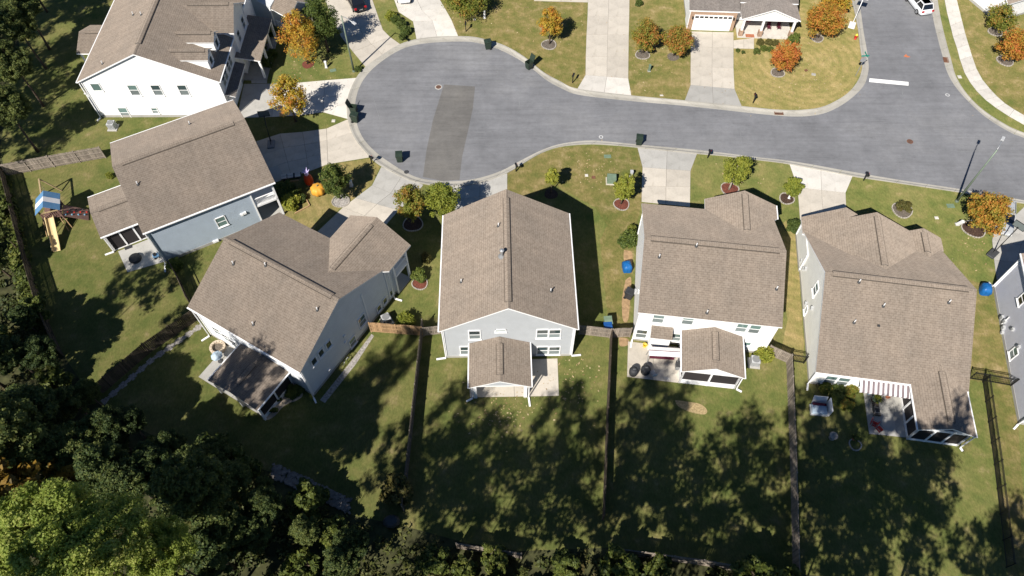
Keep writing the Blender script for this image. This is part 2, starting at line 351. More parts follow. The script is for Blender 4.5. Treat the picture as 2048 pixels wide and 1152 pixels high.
W_IN = [(1700, -130), (1708, -60), (1718, 0), (1722, 26), (1727.4, 65), (1732.6, 94), (1736.5, 122), (1737, 140.6), (1730, 166.7), (1713, 187.5), (1687, 208), (1656, 224), (1627, 231), (1596, 233), (1564, 232), (1536, 229.5),
 (1484, 224), (1368.5, 211.5), (1262, 202), (1160, 190), (1124, 177), (1092.7, 160), (1061.5, 135), (1030, 114.6), (991, 96), (949.5, 84.6), (916, 83), (867, 85), (825, 91), (794, 103), (757, 127.6), (731, 153.6), (716, 182),
 (710, 213.5), (713, 244), (726, 276), (752, 304.7), (788.5, 331), (820, 349), (846, 358), (887, 362.5), (925, 361.5), (962.5, 355), (1004, 341), (1040.6, 321.6), (1082, 300.8), (1121, 287.8), (1176, 281), (1225, 284), (1275, 289),
 (1406, 301), (1510, 313.8), (1588, 323), (1706, 344), (1796, 359.4), (1916, 377.6), (2048, 400.5), (2200, 426), (2400, 462)]
E_OUT = [(2400, 395), (2200, 320), (2048, 267), (2005, 247), (1963, 219), (1932, 187.5), (1911, 153.6), (1900.6, 117), (1890, 78), (1881, 39), (1874.5, 0), (1866, -60), (1856, -130)]
E_IN = [(2400, 402), (2200, 328), (2048, 275.5), (2018, 263), (1978.7, 239.6), (1947.5, 213.5), (1913.6, 177), (1895, 146), (1885, 112), (1874.5, 73), (1866.7, 39), (1860, 0), (1850, -60), (1840, -130)]
wi, ei = catmull(gp(W_IN)), catmull(gp(E_IN)); wo, eo = catmull(gp(W_OUT)), catmull(gp(E_OUT))
rp = [(p.x, p.y) for p in wi+ei]
road = MB().add([(x, y, .004) for x, y in rp], [tuple(range(len(rp)))]).build('road', 'asphalt'); struct(road)
def kerb(inner, outer):
    K = bpy.data.objects.new('kerb', None); COL.objects.link(K); struct(K)
    n = max(4, int(length(outer)/3.05)); sub = 4
    a = resample(inner, n*sub+1); b = resample(outer, n*sub+1)
    for i in range(n):
        mb = MB(); vs = []; fs = []
        for j in range(sub+1):
            k = i*sub+j; p, q = a[k], b[k]; d = q-p
            if j in (0, sub):
                dd = (b[min(k+1, len(b)-1)]-b[max(k-1, 0)]).normalized()*(.012 if j == 0 else -.012)
            else: dd = Vector((0, 0, 0))
            for f, z in ((-.02, -.02), (0, .012), (.45, .016), (.62, .05), (.8, .105), (1, .11), (1.0, -.02)):
                r = p+d*f+dd; vs.append((r.x, r.y, z))
        for j in range(sub):
            for s in range(6): fs.append((j*7+s, (j+1)*7+s, (j+1)*7+s+1, j*7+s+1))
        mb.add(vs, fs); mb.build('kerb_segment', 'kerb_concrete', K)
    return K
kerb(wi, wo); kerb(ei, eo)

SL = {}
def slabs(name, left, right, cols=2, mat='concrete_tan', mats=None, z=.03, gap=.02):
    """concrete drive: rows between matching points of its two edges, each row cut into cols slabs"""
    D = bpy.data.objects.new(name, None); COL.objects.link(D); struct(D)
    for i in range(len(left)-1):
        a, b, c, d = G(*left[i]), G(*right[i]), G(*right[i+1]), G(*left[i+1])
        for k in range(cols):
            q = [a.lerp(b, k/cols), a.lerp(b, (k+1)/cols), d.lerp(c, (k+1)/cols), d.lerp(c, k/cols)]
            ce = sum(q, Vector((0, 0, 0)))/4
            q = [p+(ce-p).normalized()*gap for p in q]
            mb = MB().prism([(p.x-ce.x, p.y-ce.y) for p in q], -.02, z+random.uniform(-.004, .004))
            mb.build('slab', (mats[i] if mats else mat), D, loc=ce)
    base = [G(*p) for p in left]+[G(*p) for p in reversed(right)]
    struct(MB().add([(p.x, p.y, .009) for p in base], [tuple(range(len(base)))]).build(name+'_bed', 'mulch_grey', D))
    return D
slabs('driveway', [(1176, -60), (1176, -2), (1175, 32), (1173, 69), (1171.5, 113), (1171, 150), (1154, 179)], [(1260, -60), (1259, 0), (1258.5, 34), (1257.5, 70), (1257, 114), (1256.5, 157), (1263, 193)], 2, mats=['concrete_tan']*5+['concrete_white'])
slabs('driveway', [(1383, 63), (1381.5, 94), (1381, 133), (1381, 170), (1369, 202)], [(1467, 65), (1467, 96), (1467, 137), (1469, 178), (1484, 214)], 2, mats=['concrete_tan']*3+['concrete_grey'])
slabs('driveway', [(1275, 296), (1285, 335), (1283.5, 372), (1283, 404)], [(1394, 308), (1381, 342), (1380.5, 374), (1380, 414)], 2, mats=['concrete_grey', 'concrete_tan', 'concrete_tan'])
slabs('driveway', [(1579, 329), (1595, 375), (1600, 440)], [(1705, 353), (1691, 386), (1693, 430)], 2, mats=['concrete_white', 'concrete_tan'])
slabs('driveway', [(905, 373), (905, 402), (905, 440)], [(1014.6, 347), (1014.5, 385), (1014, 430)], 2, mats=['concrete_grey', 'concrete_grey'])
slabs('driveway', [(762.5, 334), (744, 371), (711, 396), (686, 415), (628, 470)], [(847, 370), (820, 402), (797, 421), (774, 448), (725, 505)], 2, mats=['concrete_grey']*2+['concrete_tan']*2)
slabs('driveway', [(512, 283), (560, 267.5), (605, 264), (653, 257.5), (695, 239)], [(548, 366), (583, 354), (618, 343), (656, 328.5), (739, 315)], 3, mats=['concrete_tan']*4)
slabs('driveway', [(488, 168), (550, 167.5), (604, 165), (650, 161), (713, 156)], [(474, 236), (544, 234), (600, 231), (646, 224.5), (695, 238)], 2, mats=['concrete_grey', 'concrete_white', 'concrete_white', 'concrete_white'])
slabs('driveway', [(640, -40), (650, 0), (665, 40), (683, 75), (706, 104), (731, 134)], [(735, -40), (745, 0), (757, 35), (766, 60), (780, 74), (801, 89)], 2, mats=['concrete_tan']*5)
slabs('driveway', [(772, -40), (788.5, 0), (797, 24), (826, 43), (833, 79)], [(866, -40), (880, 0), (890, 17), (903, 40), (917, 74)], 2, mats=['concrete_white']*4)
slabs('driveway', [(2053, 409), (2024, 437), (1990, 455), (1984, 480), (1988, 520), (1993, 560)], [(2160, 425), (2140, 470), (2120, 490), (2100, 500), (2080, 530), (2060, 560)], 2, mats=['concrete_grey']*5)
slabs('sidewalk', [(1880, -90), (1889, 0), (1894, 26), (1900.6, 52), (1906, 74), (1913.6, 96), (1920, 120), (1929, 146), (1940, 165), (1953, 182), (1971, 200), (1992, 216), (2018, 233), (2048, 250), (2120, 285)], [(1904, -90), (1913.6, 0), (1919, 22), (1924, 42), (1930, 66), (1937, 89), (1944, 112), (1953, 138), (1965, 160), (1979, 177), (1994, 193), (2010, 207), (2028, 219), (2048, 230.5), (2120, 262)], 1, 'concrete_white')
slabs('walkway', [(500, 142), (503, 167)], [(535, 142), (534, 167)], 1, 'concrete_grey'); slabs('walkway', [(1068, -12), (1068, 2)], [(1176, -7), (1176, 5)], 2, 'concrete_tan')
slabs('walkway', [(1467, 81), (1467, 97)], [(1508, 76), (1508, 98)], 2, 'concrete_tan'); slabs('walkway', [(517, 300), (548, 366)], [(530, 295), (572, 356)], 1, 'concrete_grey')
# patios
slabs('patio', [(936, 722), (940, 795)], [(1115, 717), (1118, 792)], 2, 'concrete_tan')
slabs('patio', [(1256, 683), (1254, 754)], [(1362, 695), (1357, 766)], 2, 'concrete_tan')
slabs('patio', [(1726, 781), (1738, 868)], [(1842, 788), (1850, 879)], 2, 'concrete_grey')
slabs('patio', [(236, 503), (255, 545)], [(318, 470), (338, 521)], 1, 'concrete_grey')
slabs('patio', [(462, 680), (397, 754)], [(596, 762), (533, 838)], 2, 'concrete_grey')

def sheet(name, pts, mat, z, parent=None, s=True, sub=0):
    q = gp(pts); q = catmull(q+[q[0]], 5)[:-1] if sub else q
    o = MB().add([(p.x, p.y, z) for p in q], [tuple(range(len(q)))]).build(name, mat, parent)
    return struct(o) if s else o
sheet('road_patch', [(888, 169), (950, 173), (946, 215), (936, 262), (924, 315), (919, 360), (884, 362), (846, 354), (853, 300), (866, 240)], 'asphalt_patch', .008)
sheet('stop_line', [(1739, 156.5), (1817, 164), (1817, 171.5), (1738, 164)], 'white_paint', .009)
sheet('utility_mark', [(1807, 113), (1812, 108), (1814, 111), (1821, 114), (1815, 115)], 'orange_mark', .009)
for x, y, w in ((1202, 274, 5), (1895, 190, 4)):
    mb = MB(); c = G(x, y)
    for k in range(6): a, b = k*1.047, (k+1)*1.047; mb.add([(c.x+r*math.cos(t), c.y+r*math.sin(t), .009) for r, t in ((.2, a), (.26, a), (.26, b), (.2, b))], [(0, 1, 2, 3)])
    struct(mb.build('paint_mark', 'white_paint'))
# ground under the woods along the left and the bottom edge
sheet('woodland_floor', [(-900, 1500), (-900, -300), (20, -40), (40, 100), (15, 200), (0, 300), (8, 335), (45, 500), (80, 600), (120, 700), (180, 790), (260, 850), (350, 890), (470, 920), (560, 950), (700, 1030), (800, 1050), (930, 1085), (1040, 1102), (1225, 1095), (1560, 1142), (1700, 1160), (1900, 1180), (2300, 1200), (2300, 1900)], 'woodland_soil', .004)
sheet('bare_soil', [(1251, 560), (1262, 556), (1260, 600), (1256, 640), (1246, 640), (1244, 600)], 'soil', .005, sub=1)
sheet('bare_soil', [(1248, 500), (1264, 505), (1262, 530), (1248, 520)], 'soil', .006, sub=1)
sheet('bare_soil', [(1238, 675), (1256, 678), (1256, 690), (1240, 692)], 'soil', .006, sub=1)
sheet('straw_patch', [(1350, 800), (1372, 803), (1400, 808), (1414, 820), (1408, 829), (1380, 824), (1356, 812)], 'straw', .006, sub=1)

sheet('lawn', [(1467, 60), (1469, 178), (1484, 216), (1536, 221), (1601, 224), (1642, 219), (1697, 188), (1725, 140), (1725, 120), (1717, 60), (1704, 0), (1690, -80), (1450, -80)], 'grass_dry', .003)
sheet('lawn', [(1257, -80), (1257, 157), (1263, 194), (1368, 204), (1381, 170), (1383, 60), (1390, -80)], 'grass_patchy', .003)
sheet('lawn', [(880, -80), (880, 0), (903, 40), (917, 75), (952, 77), (996, 89), (1025, 102), (1056, 122), (1087, 148), (1121, 166), (1154, 180), (1171, 150), (1176, -80)], 'grass_patchy', .003)
sheet('lawn', [(1913, 0), (1937, 89), (1953, 138), (1979, 177), (2010, 207), (2048, 231), (2300, 330), (2300, -80), (1905, -80)], 'grass_patchy', .003)
sheet('lawn', [(1014, 347), (1046, 329), (1082, 308), (1121, 295), (1176, 291), (1225, 293), (1275, 297), (1285, 335), (1283, 404), (1270, 470), (1240, 490), (1190, 415), (1113, 372), (1014, 420)], 'grass_patchy', .003)
sheet('lawn', [(1545, 470), (1572, 440), (1600, 440), (1600, 584), (1608, 690), (1606, 722), (1560, 712), (1575, 640)], 'grass_dry', .003)
sheet('lawn', [(1938, 560), (1985, 573), (2020, 770), (2036, 850), (2060, 1160), (2018, 1160), (1968, 766), (1940, 760)], 'grass_patchy', .003)
sheet('lawn', [(655, 330), (739, 317), (760, 334), (742, 371), (684, 415), (610, 470), (560, 425), (600, 400)], 'grass_dry', .003)
sheet('lawn', [(1234, 410), (1275, 420), (1268, 500), (1258, 676), (1224, 676), (1214, 620), (1200, 480)], 'grass_patchy', .004)
# sealed cracks and seams in the asphalt
for pl in ([(776, 204), (790, 207), (803, 208), (818, 210)], [(1322, 275), (1330, 278), (1340, 274), (1352, 279), (1364, 278)], [(1480, 263), (1482, 274), (1484, 287)], [(1820, 165), (1840, 166), (1862, 165)], [(1806, 178), (1805, 190)], [(1042, 182), (1039, 200), (1038, 217)], [(1735, 262), (1752, 267), (1772, 268)], [(952, 224), (975, 226), (1002, 228)], [(930, 262), (960, 265), (985, 262)], [(905, 104), (940, 108), (966, 116)], [(745, 190), (752, 214), (760, 240)], [(1900, 300), (1930, 303), (1965, 300)]):
    q = catmull(gp(pl), 4); mb = MB()
    for a, b in zip(q, q[1:]):
        d = (b-a).normalized(); w = Vector((-d.y, d.x, 0))*random.uniform(.012, .03); mb.add([a-w, b-w, b+w, a+w], [(0, 1, 2, 3)])
    for i, v_ in enumerate(mb.v): mb.v[i] = (v_[0], v_[1], .0075)
    struct(mb.build('crack', 'mid_grey', road))
# fine things on the ground: covers, grates, utility lids
def disc_cover(px, r, label, mat='rust', ring=True):
    t = thing('manhole_cover', label, 'manhole cover', G(*px, .006))
    if ring: MB().lathe([(r*1.45, -.01), (r*1.4, .004)], 20).build('collar', 'concrete_grey', t)
    MB().lathe([(r, -.01), (r, .012), (r*.9, .014)], 20).build('lid', mat, t)
    mb = MB()
    for k in range(-2, 3): mb.box((0, k*r*.3, .018), (r*1.4, .03, .01))
    mb.build('tread', 'dark_grey', t)
disc_cover((877, 174), .32, 'rusty round manhole cover in a broken concrete collar beside the brown road patch')
disc_cover((1820, 283), .36, 'rusty round manhole cover in the street junction, without a collar', ring=False)
disc_cover((813, 344), .28, 'small dark round cover near the lower kerb of the turning circle', 'dark_grey', False)
def grate(px, rz, label, w=1.0, d=.55):
    t = thing('storm_drain', label, 'storm drain', G(*px, .02), rz)
    mb = MB()
    for s in (-1, 1): mb.box((0, s*d/2, .02), (w, .06, .05)); mb.box((s*w/2, 0, .02), (.06, d+.06, .05))
    mb.build('frame', 'rust', t)
    for k in range(7): MB().box(((k-3)*w/7.5, 0, .018), (w/16, d-.08, .04)).build('bar', 'rust', t)
    MB().box((0, 0, -.004), (w, d, .01)).build('sump', 'black_metal', t)
grate((1557.5, 226), R(-3), 'rusty storm drain grate in the kerb below the corner lawn'); grate((1892, 120), R(80), 'rusty storm drain inlet in the kerb beside the right-hand pavement', .9, .6)
def lid(px, w, d, mat, label, rz=0, cat='utility cover'):
    t = thing('utility_cover', label, cat, G(*px, 0), rz)
    MB().box((0, 0, .02), (w, d, .05)).build('rim', mat, t); MB().box((0, 0, .05), (w*.82, d*.78, .02)).build('lid', mat, t)
lid((666, 141), .75, .5, 'box_green', 'green plastic utility cover in the lawn left of the streetlight', R(20)); lid((1215, 313), .8, .5, 'box_green', 'green plastic utility cover near the kerb above the transformer box')
lid((1901, 412), .8, .55, 'box_green', 'green plastic utility cover beside the foot of the tall street lamp'); lid((1627, 149), .5, .4, 'concrete_grey', 'square concrete meter cover on the corner lawn', R(-15)); lid((1612, 141), .4, .34, 'rust', 'small rusty meter cover on the corner lawn', R(30))
lid((1173, 351), .35, .35, 'concrete_white', 'small pale meter cover beside the thin yellow sapling'); lid((1873, 436), .4, .35, 'concrete_white', 'small pale meter cover left of the fallen white marker post'); lid((1919, 154), .45, .5, 'concrete_white', 'pale square cover in the grass strip beside the pavement')
lid((667, 242), .4, .4, 'concrete_white', 'small white square cover in the shaded strip between two driveways'); lid((1323, 191), .4, .22, 'concrete_white', 'small white cover at the kerb between the two upper driveways'); lid((1187, 355), .4, .4, 'rust', 'round tan valve cover next to the transformer box'); lid((950, 39), .35, .35, 'concrete_white', 'small white cover in the lawn beside the white pedestal')

# ---------------------------------------------------------------- houses
OV = .3
class House:
    def __init__(s, name, label, O, phi, W, D, ze, zr, axis, wall, roof='shingle', cat='house'):
        s.root = thing(name, label, cat, (O[0], O[1], 0), R(phi))
        s.M = Matrix.Translation((O[0], O[1], 0)) @ Matrix.Rotation(R(phi), 4, 'Z'); s.I = s.M.inverted()
        s.W, s.D, s.ze, s.zr, s.axis, s.wall, s.rm = W, D, ze, zr, axis, wall, roof
    def ray(s, px):
        a = s.I @ Vector((0, 0, HCAM)); b = s.I @ G(px[0], px[1], 0); return a, (b-a).normalized()
    def on(s, px, axis, val):
        a, d = s.ray(px); t = (val-a[axis])/d[axis]; return a+d*t
    def roof_z(s, p):
        k = 1 if s.axis == 'x' else 0; L = s.D if s.axis == 'x' else s.W
        return s.zr-(s.zr-s.ze)*abs(p[k]-L/2)/(L/2)
    def onroof(s, px):
        a, d = s.ray(px); best = None
        for i in range(1, 1400):
            z = 12-i*.008; p = a+d*((z-a.z)/d.z)
            if s.roof_z(p) >= z: return p
        return p
    def gable(s, u0, u1, v0, v1, ze, zr, axis, th=.16, vent=True, name='roof_slope', vend=(1.0, 1.0), gutters='', cut=None):
        um, vm = (u0+u1)/2, (v0+v1)/2; P = s.root; m = [s.rm, 'trim']
        lo, hi = (u0, u1) if axis == 'x' else (v0, v1); rl, rh, el, eh = lo, hi, lo, hi      # ridge and eave ends; cut = where a wing meets the main roof
        if cut and cut[0] == 'lo': rl, el = cut[1:]
        if cut and cut[0] == 'hi': rh, eh = cut[1:]
        if axis == 'x':
            MB().slab([(el, v0, ze), (eh, v0, ze), (rh, vm, zr), (rl, vm, zr)], th, (1, 0, 0)).build(name, m, P)
            MB().slab([(rl, vm, zr), (rh, vm, zr), (eh, v1, ze), (el, v1, ze)], th, (1, 0, 0)).build(name, m, P)
        else:
            MB().slab([(u0, el, ze), (um, rl, zr), (um, rh, zr), (u0, eh, ze)], th, (0, 1, 0)).build(name, m, P)
            MB().slab([(um, rl, zr), (u1, el, ze), (u1, eh, ze), (um, rh, zr)], th, (0, 1, 0)).build(name, m, P)
        half = (vm-v0) if axis == 'x' else (um-u0); sl = (zr-ze)/half
        def strip(w, up, a, b, nm):
            mb = MB()
            for sg in (-1, 1):
                if axis == 'x': q = [(a, vm, zr+up), (b, vm, zr+up), (b, vm+sg*w, zr+up-w*sl), (a, vm+sg*w, zr+up-w*sl)]
                else: q = [(um, a, zr+up), (um, b, zr+up), (um+sg*w, b, zr+up-w*sl), (um+sg*w, a, zr+up-w*sl)]
                mb.slab(q, up+.03, (0, 1, 0) if axis == 'x' else (1, 0, 0))
            mb.build(nm, [s.rm, 'dark_grey'], P)  # side faces coloured dark, standing in for shade along the raised strip
        a, b = rl, rh
        strip(.16, .02, a+.02, b-.02, 'ridge_cap')
        if vent:
            strip(.26, .085, a+vend[0], b-vend[1], 'ridge_vent'); mb = MB(); z = zr+.04-.285*sl
            for sg in (-1, 1):
                if axis == 'x': mb.box(((a+vend[0]+b-vend[1])/2, vm+sg*.285, z), (b-vend[1]-a-vend[0], .055, .07))
                else: mb.box((um+sg*.285, (a+vend[0]+b-vend[1])/2, z), (.055, b-vend[1]-a-vend[0], .07))
            mb.build('vent_edge_shade', 'vent_edge_shade', P)  # dark bars paint the shaded edges along both sides of the ridge vent
        for g in gutters:
            y = {'S': v0-.06, 'N': v1+.06, 'W': u0-.06, 'E': u1+.06}[g]
            mb = MB()
            if g in 'SN': mb.box(((el+eh)/2 if axis == 'x' else um, y, ze-.07), (eh-el if axis == 'x' else u1-u0, .11, .1))
            else: mb.box((y, (el+eh)/2 if axis == 'y' else vm, ze-.07), (.11, eh-el if axis == 'y' else v1-v0, .1))
            mb.build('gutter', 'trim', P)
    def body(s, u0, u1, v0, v1, ze, zr, axis, half, z0=0, mat=None, ov=OV, th=.17):
        """closed wall block under a gable roof; half = half span of that roof at its eaves"""
        sl = (zr-ze)/half; e = ze+ov*sl-th; um, vm = (u0+u1)/2, (v0+v1)/2
        r = zr-th
        if axis == 'x': pr = [(u, v, z) for u in (u0, u1) for v, z in ((v0, z0), (v1, z0), (v1, e), (vm, r), (v0, e))]
        else: pr = [(u, v, z) for v in (v0, v1) for u, z in ((u0, z0), (u1, z0), (u1, e), (um, r), (u0, e))]
        MB().add(pr, [(0, 1, 2, 3, 4), (9, 8, 7, 6, 5)]+[(i, 5+i, 5+(i+1) % 5, (i+1) % 5) for i in range(5)]).build('wall', mat or s.wall, s.root)
        MB().box((um, vm, .16), (u1-u0+.05, v1-v0+.05, .36)).build('foundation', 'concrete_grey', s.root)
        for u in (u0, u1):
            for v in (v0, v1):
                MB().box((u, v, (e+.34)/2-.02), (.15, .15, e-.36)).build('corner_trim', 'trim', s.root)
    def main(s, gutters='', **kw):
        s.gable(0, s.W, 0, s.D, s.ze, s.zr, s.axis, gutters=gutters, **kw)
        s.body(OV, s.W-OV, OV, s.D-OV, s.ze, s.zr, s.axis, (s.D if s.axis == 'x' else s.W)/2)
    def window(s, side, val, px=None, w=.95, h=1.45, kind='double', at=None, glass='glass_teal', low='glass_screen'):
        if at is None:
            p = s.on(px, 1 if side in 'SN' else 0, val); p.z -= h/2
        else: p = Vector((at[0], val, at[1])) if side in 'SN' else Vector((val, at[0], at[1]))
        rz = {'S': 0, 'E': 90, 'N': 180, 'W': 270}[side]; key = (round(w, 2), round(h, 2), kind, glass, low)
        if key not in WC:
            f = MB(); c = .09
            for sx in (-1, 1): f.box((sx*(w/2+c/2), -.03, h/2), (c, .07, h+2*c))
            for z in (-c/2, h+c/2): f.box((0, -.035, z), (w+2*c-.01, .08, c))
            f.box((0, -.06, -c-.02), (w+2*c+.1, .14, .05))
            if kind == 'double': f.box((0, -.025, h/2), (w, .05, .05))
            if kind == 'slider': f.box((0, -.025, h/2), (.07, .05, h))
            ps = []
            if kind == 'double':
                ps = [(MB().box((0, -.008, h*.75), (w, .016, h/2-.02)), glass), (MB().box((0, -.006, h*.25), (w, .012, h/2-.02)), low)]
            elif kind == 'slider': ps = [(MB().box((sx*w/4, -.008, h/2), (w/2-.04, .016, h)), glass) for sx in (-1, 1)]
            else: ps = [(MB().box((0, -.008, h/2), (w, .016, h)), glass)]
            WC[key] = (f.mesh('window', 'trim'), [m.mesh('pane', g) for m, g in ps])
        fm, pm = WC[key]; o = put('window', fm, s.root, p, R(rz))
        for m in pm: put('pane', m, o)
        return o
    def vents(s, pts, big=()):
        for i, px in enumerate(pts):
            p = s.onroof(px); b = i in big; r = .12 if b else .055; hh = .75 if b else .42
            o = MB().tube([(0, 0, -.1), (0, 0, hh)], r, 8).build('vent_pipe', 'galvanised' if b else 'white_plastic', s.root, loc=p)
            MB().lathe([(r*3, -.06), (r*2.6, .05), (r*1.2, .14)], 10).build('flashing', 'mid_grey' if b else 'dark_grey', o)
            if b: MB().lathe([(r*.7, hh), (r*1.7, hh+.05), (r*1.7, hh+.12), (r*.4, hh+.2)], 10).build('cowl', 'galvanised', o)
    def spout(s, u, v, z, dx, dy):
        mb = MB(); mb.box((u, v, z/2+.1), (.09, .075, z-.2)); o = mb.build('downspout', 'trim', s.root)
        MB().bar((u, v, .12), (u+dx, v+dy, .06), .16, .1).build('splash_extension', 'trim', o)
    def posts(s, pts, z0, z1, w=.16, name='post', mat='trim'):
        for u, v in pts: MB().box((u, v, (z0+z1)/2), (w, w, z1-z0)).build(name, mat, s.root)
    def rail(s, a, b, z, h=.95, mat='trim', base=None):
        a, b = Vector((*a, 0)), Vector((*b, 0)); L = (b-a).length; n = int(L/.13)
        r = MB().bar(a+Vector((0, 0, z+h)), b+Vector((0, 0, z+h)), .1, .07).build('railing', mat, s.root)
        MB().bar(a+Vector((0, 0, z+.1)), b+Vector((0, 0, z+.1)), .06, .06).build('bottom_rail', mat, r)
        mb = MB()
        for k in range(1, n): p = a.lerp(b, k/n); mb.box((p.x, p.y, z+h/2+.05), (.035, .035, h-.1))
        stuff(mb.build('balusters', mat, r))
    def screened(s, rect, ze, sides, knee=.55, mat='trim', bays=2, ped=None):
        """white framed screened porch walls on the given sides of rect"""
        u0, u1, v0, v1 = rect
        for sd in sides:
            a, b = {'S': ((u0, v0), (u1, v0)), 'N': ((u0, v1), (u1, v1)), 'W': ((u0, v0), (u0, v1)), 'E': ((u1, v0), (u1, v1))}[sd]
            a, b = Vector((*a, 0)), Vector((*b, 0)); wlen = (b-a).length
            up = Vector((0, 0, 1))
            if knee: MB().bar(a+up*knee/2, b+up*knee/2, .12, knee-.01).build('knee_wall', mat, s.root)
            MB().bar(a+up*(ze-.22), b+up*(ze-.22), .14, .3).build('header', mat, s.root)
            n = bays if sd in 'SN' else max(2, bays)
            for k in range(n+1):
                p = a.lerp(b, k/n); MB().box((p.x, p.y, (ze-.05)/2), (.16, .16, ze-.06)).build('post', mat, s.root)
            for k in range(n):
                p, q = a.lerp(b, (k+.04)/n), a.lerp(b, (k+.96)/n)
                MB().bar(p+up*(knee+ze-.37)/2, q+up*(knee+ze-.37)/2, .02, ze-.37-knee).build('screen', 'screen_mesh', s.root)
WC = {}

# middle house, ridge up the picture
A = House('house', 'pale grey two-storey house with ridge running up and down, middle of lower row', (-6.46, 32.1), 1.1, 12.3, 13.1, 5.5, 9.25, 'y', 'siding_pale')
A.main(gutters='WE', vend=(.7, 1.0))
for px in ((949.3, 669.3), (1084.7, 667), (1109.4, 667)): A.window('S', OV, px, glass='glass', low='glass_screen')
for px in ((1085, 700.5), (1108.6, 700.5), (931.8, 700.5)): A.window('S', OV, px, glass='glass')
A.window('S', OV, (1001.4, 661), .85, .28, 'fixed'); A.window('S', OV, at=(6.9, .3), w=1.6, h=2.0, kind='slider', glass='glass')
A.vents([(997, 452), (1004, 512), (922.7, 564), (1101.6, 582.5)], big=(1,))
A.gable(2.55, 8.1, -4.2, .28, 2.75, 3.95, 'y', gutters='WE', vend=(.7, .7))
MB().add([(2.85, -3.92, 2.7), (7.8, -3.92, 2.7), (5.32, -3.92, 3.72), (2.85, -4.0, 2.7), (7.8, -4.0, 2.7), (5.32, -4.0, 3.72)], [(0, 2, 1), (3, 4, 5), (0, 1, 4, 3), (1, 2, 5, 4), (2, 0, 3, 5)]).build('porch_gable', 'siding_pale', A.root)
A.posts([(3.05, -3.8), (7.6, -3.8)], 0, 2.7, .3, 'porch_post')
for a, b in (((2.95, -3.86, 2.55), (7.7, -3.86, 2.55)), ((2.95, -3.7, 2.55), (2.95, .2, 2.55)), ((7.7, -3.7, 2.55), (7.7, .2, 2.55))): MB().bar(a, b, .2, .28).build('porch_beam', 'trim', A.root)
A.spout(.22, .2, 5.3, -.9, -.1); A.spout(12.1, .2, 5.3, .9, .1); A.spout(2.8, -3.98, 2.6, -.6, -.3); A.spout(7.9, -3.98, 2.6, .1, -.9)

# house with screened porch, right of the middle
B = House('house', 'white two-storey house with a screened rear porch, second from right in the lower row', (11.3, 34.07), -7, 12.75, 12.75, 5.5, 8.3, 'x', 'siding_white')
B.main(gutters='', vend=(.6, .6))
B.gable(6.2, 13.2, 8.5, 14.07, 5.5, 7.25, 'y', vend=(.9, .4), gutters='E', cut=('lo', 8.4, 12.4)); B.body(6.5, 12.9, 10, 13.77, 5.5, 7.25, 'y', 3.5)
for px in ((1316.7, 636.5), (1376, 640)): B.window('S', OV, px)
for px in ((1483, 655), (1509, 658)): B.window('S', OV, px, .9, 1.4)
B.window('S', OV, (1282.8, 667), glass='glass'); B.window('S', OV, (1351.8, 674), .9, 1.3); B.window('S', OV, (1494, 687), .6, .6, 'fixed')
B.vents([(1392.7, 492), (1318.5, 514), (1413.8, 625.5), (1553, 578)])
B.gable(4.42, 10.0, -4.0, .28, 2.75, 3.95, 'y', gutters='WE', vend=(.9, .5))
B.screened((4.72, 9.7, -3.7, .2), 2.72, 'SWE', .75)
MB().add([(4.7, -3.68, 2.72), (9.72, -3.68, 2.72), (7.21, -3.68, 3.75), (4.7, -3.76, 2.72), (9.72, -3.76, 2.72), (7.21, -3.76, 3.75)], [(0, 2, 1), (3, 4, 5), (0, 1, 4, 3), (1, 2, 5, 4), (2, 0, 3, 5)]).build('porch_gable', 'siding_white', B.root)
MB().prism([(4.72, -3.7), (9.7, -3.7), (9.7, .2), (4.72, .2)], 0, .12).build('porch_floor', 'concrete_grey', B.root)
MB().slab([(1.6, -.75, 2.5), (3.6, -.75, 2.5), (3.6, .3, 3.05), (1.6, .3, 3.05)], .12, (1, 0, 0)).build('bay_roof', [B.rm, 'trim'], B.root)
MB().box((2.6, -.17, 1.22), (1.8, .94, 2.44)).build('bay_wall', 'siding_white', B.root)
B.spout(.2, .2, 5.3, -.1, -.8); B.spout(12.5, .2, 5.3, .5, -.6); B.spout(9.9, -3.8, 2.6, .5, -.2)
MB().box((.2, 5, 1.3), (.18, .35, .5)).build('meter_box', 'light_grey', B.root); MB().box((.22, 3.5, 3.6), (.12, .3, .3)).build('wall_vent', 'trim', B.root)

# low wide house with three front gables and awning
C = House('house', 'beige one-storey house with a broad brown roof, three front gables and striped awning', (27.17, 29.49), -8.3, 13.2, 16.0, 2.75, 7.05, 'x', 'siding_beige')
C.main(gutters='S', vend=(.7, .7))
C.gable(-.1, 7.3, 11, 17.85, 2.75, 4.95, 'y', vent=False, cut=('lo', 11.6, 15.7)); C.body(.2, 7.0, 13, 17.55, 2.75, 4.95, 'y', 3.7)
C.gable(0, 12, 9, 16.7, 2.76, 6.03, 'y', vend=(.7, .5), cut=('lo', 9.7, 15.7)); C.body(.5, 11.7, 12, 16.4, 2.76, 6.03, 'y', 6)
C.gable(9.1, 13.55, 11.5, 17.0, 2.9, 4.1, 'y', vend=(.9, .5), cut=('lo', 13.2, 15.4)); C.body(9.5, 13.2, 13, 16.7, 2.9, 4.1, 'y', 2.2)
C.gable(8.25, 13.05, -4.3, 1.6, 2.74, 3.75, 'y', vend=(.6, .9), gutters='WE', cut=('hi', 2.0, .1)); C.screened((8.55, 12.75, -4.0, .2), 2.7, 'SWE', .3, bays=3)
MB().prism([(8.55, -4.0), (12.75, -4.0), (12.75, .2), (8.55, .2)], 0, .1).build('porch_floor', 'concrete_grey', C.root)
for px in ((1660.5, 759), (1685.7, 762.5)): C.window('S', OV, px, .95, 1.4)
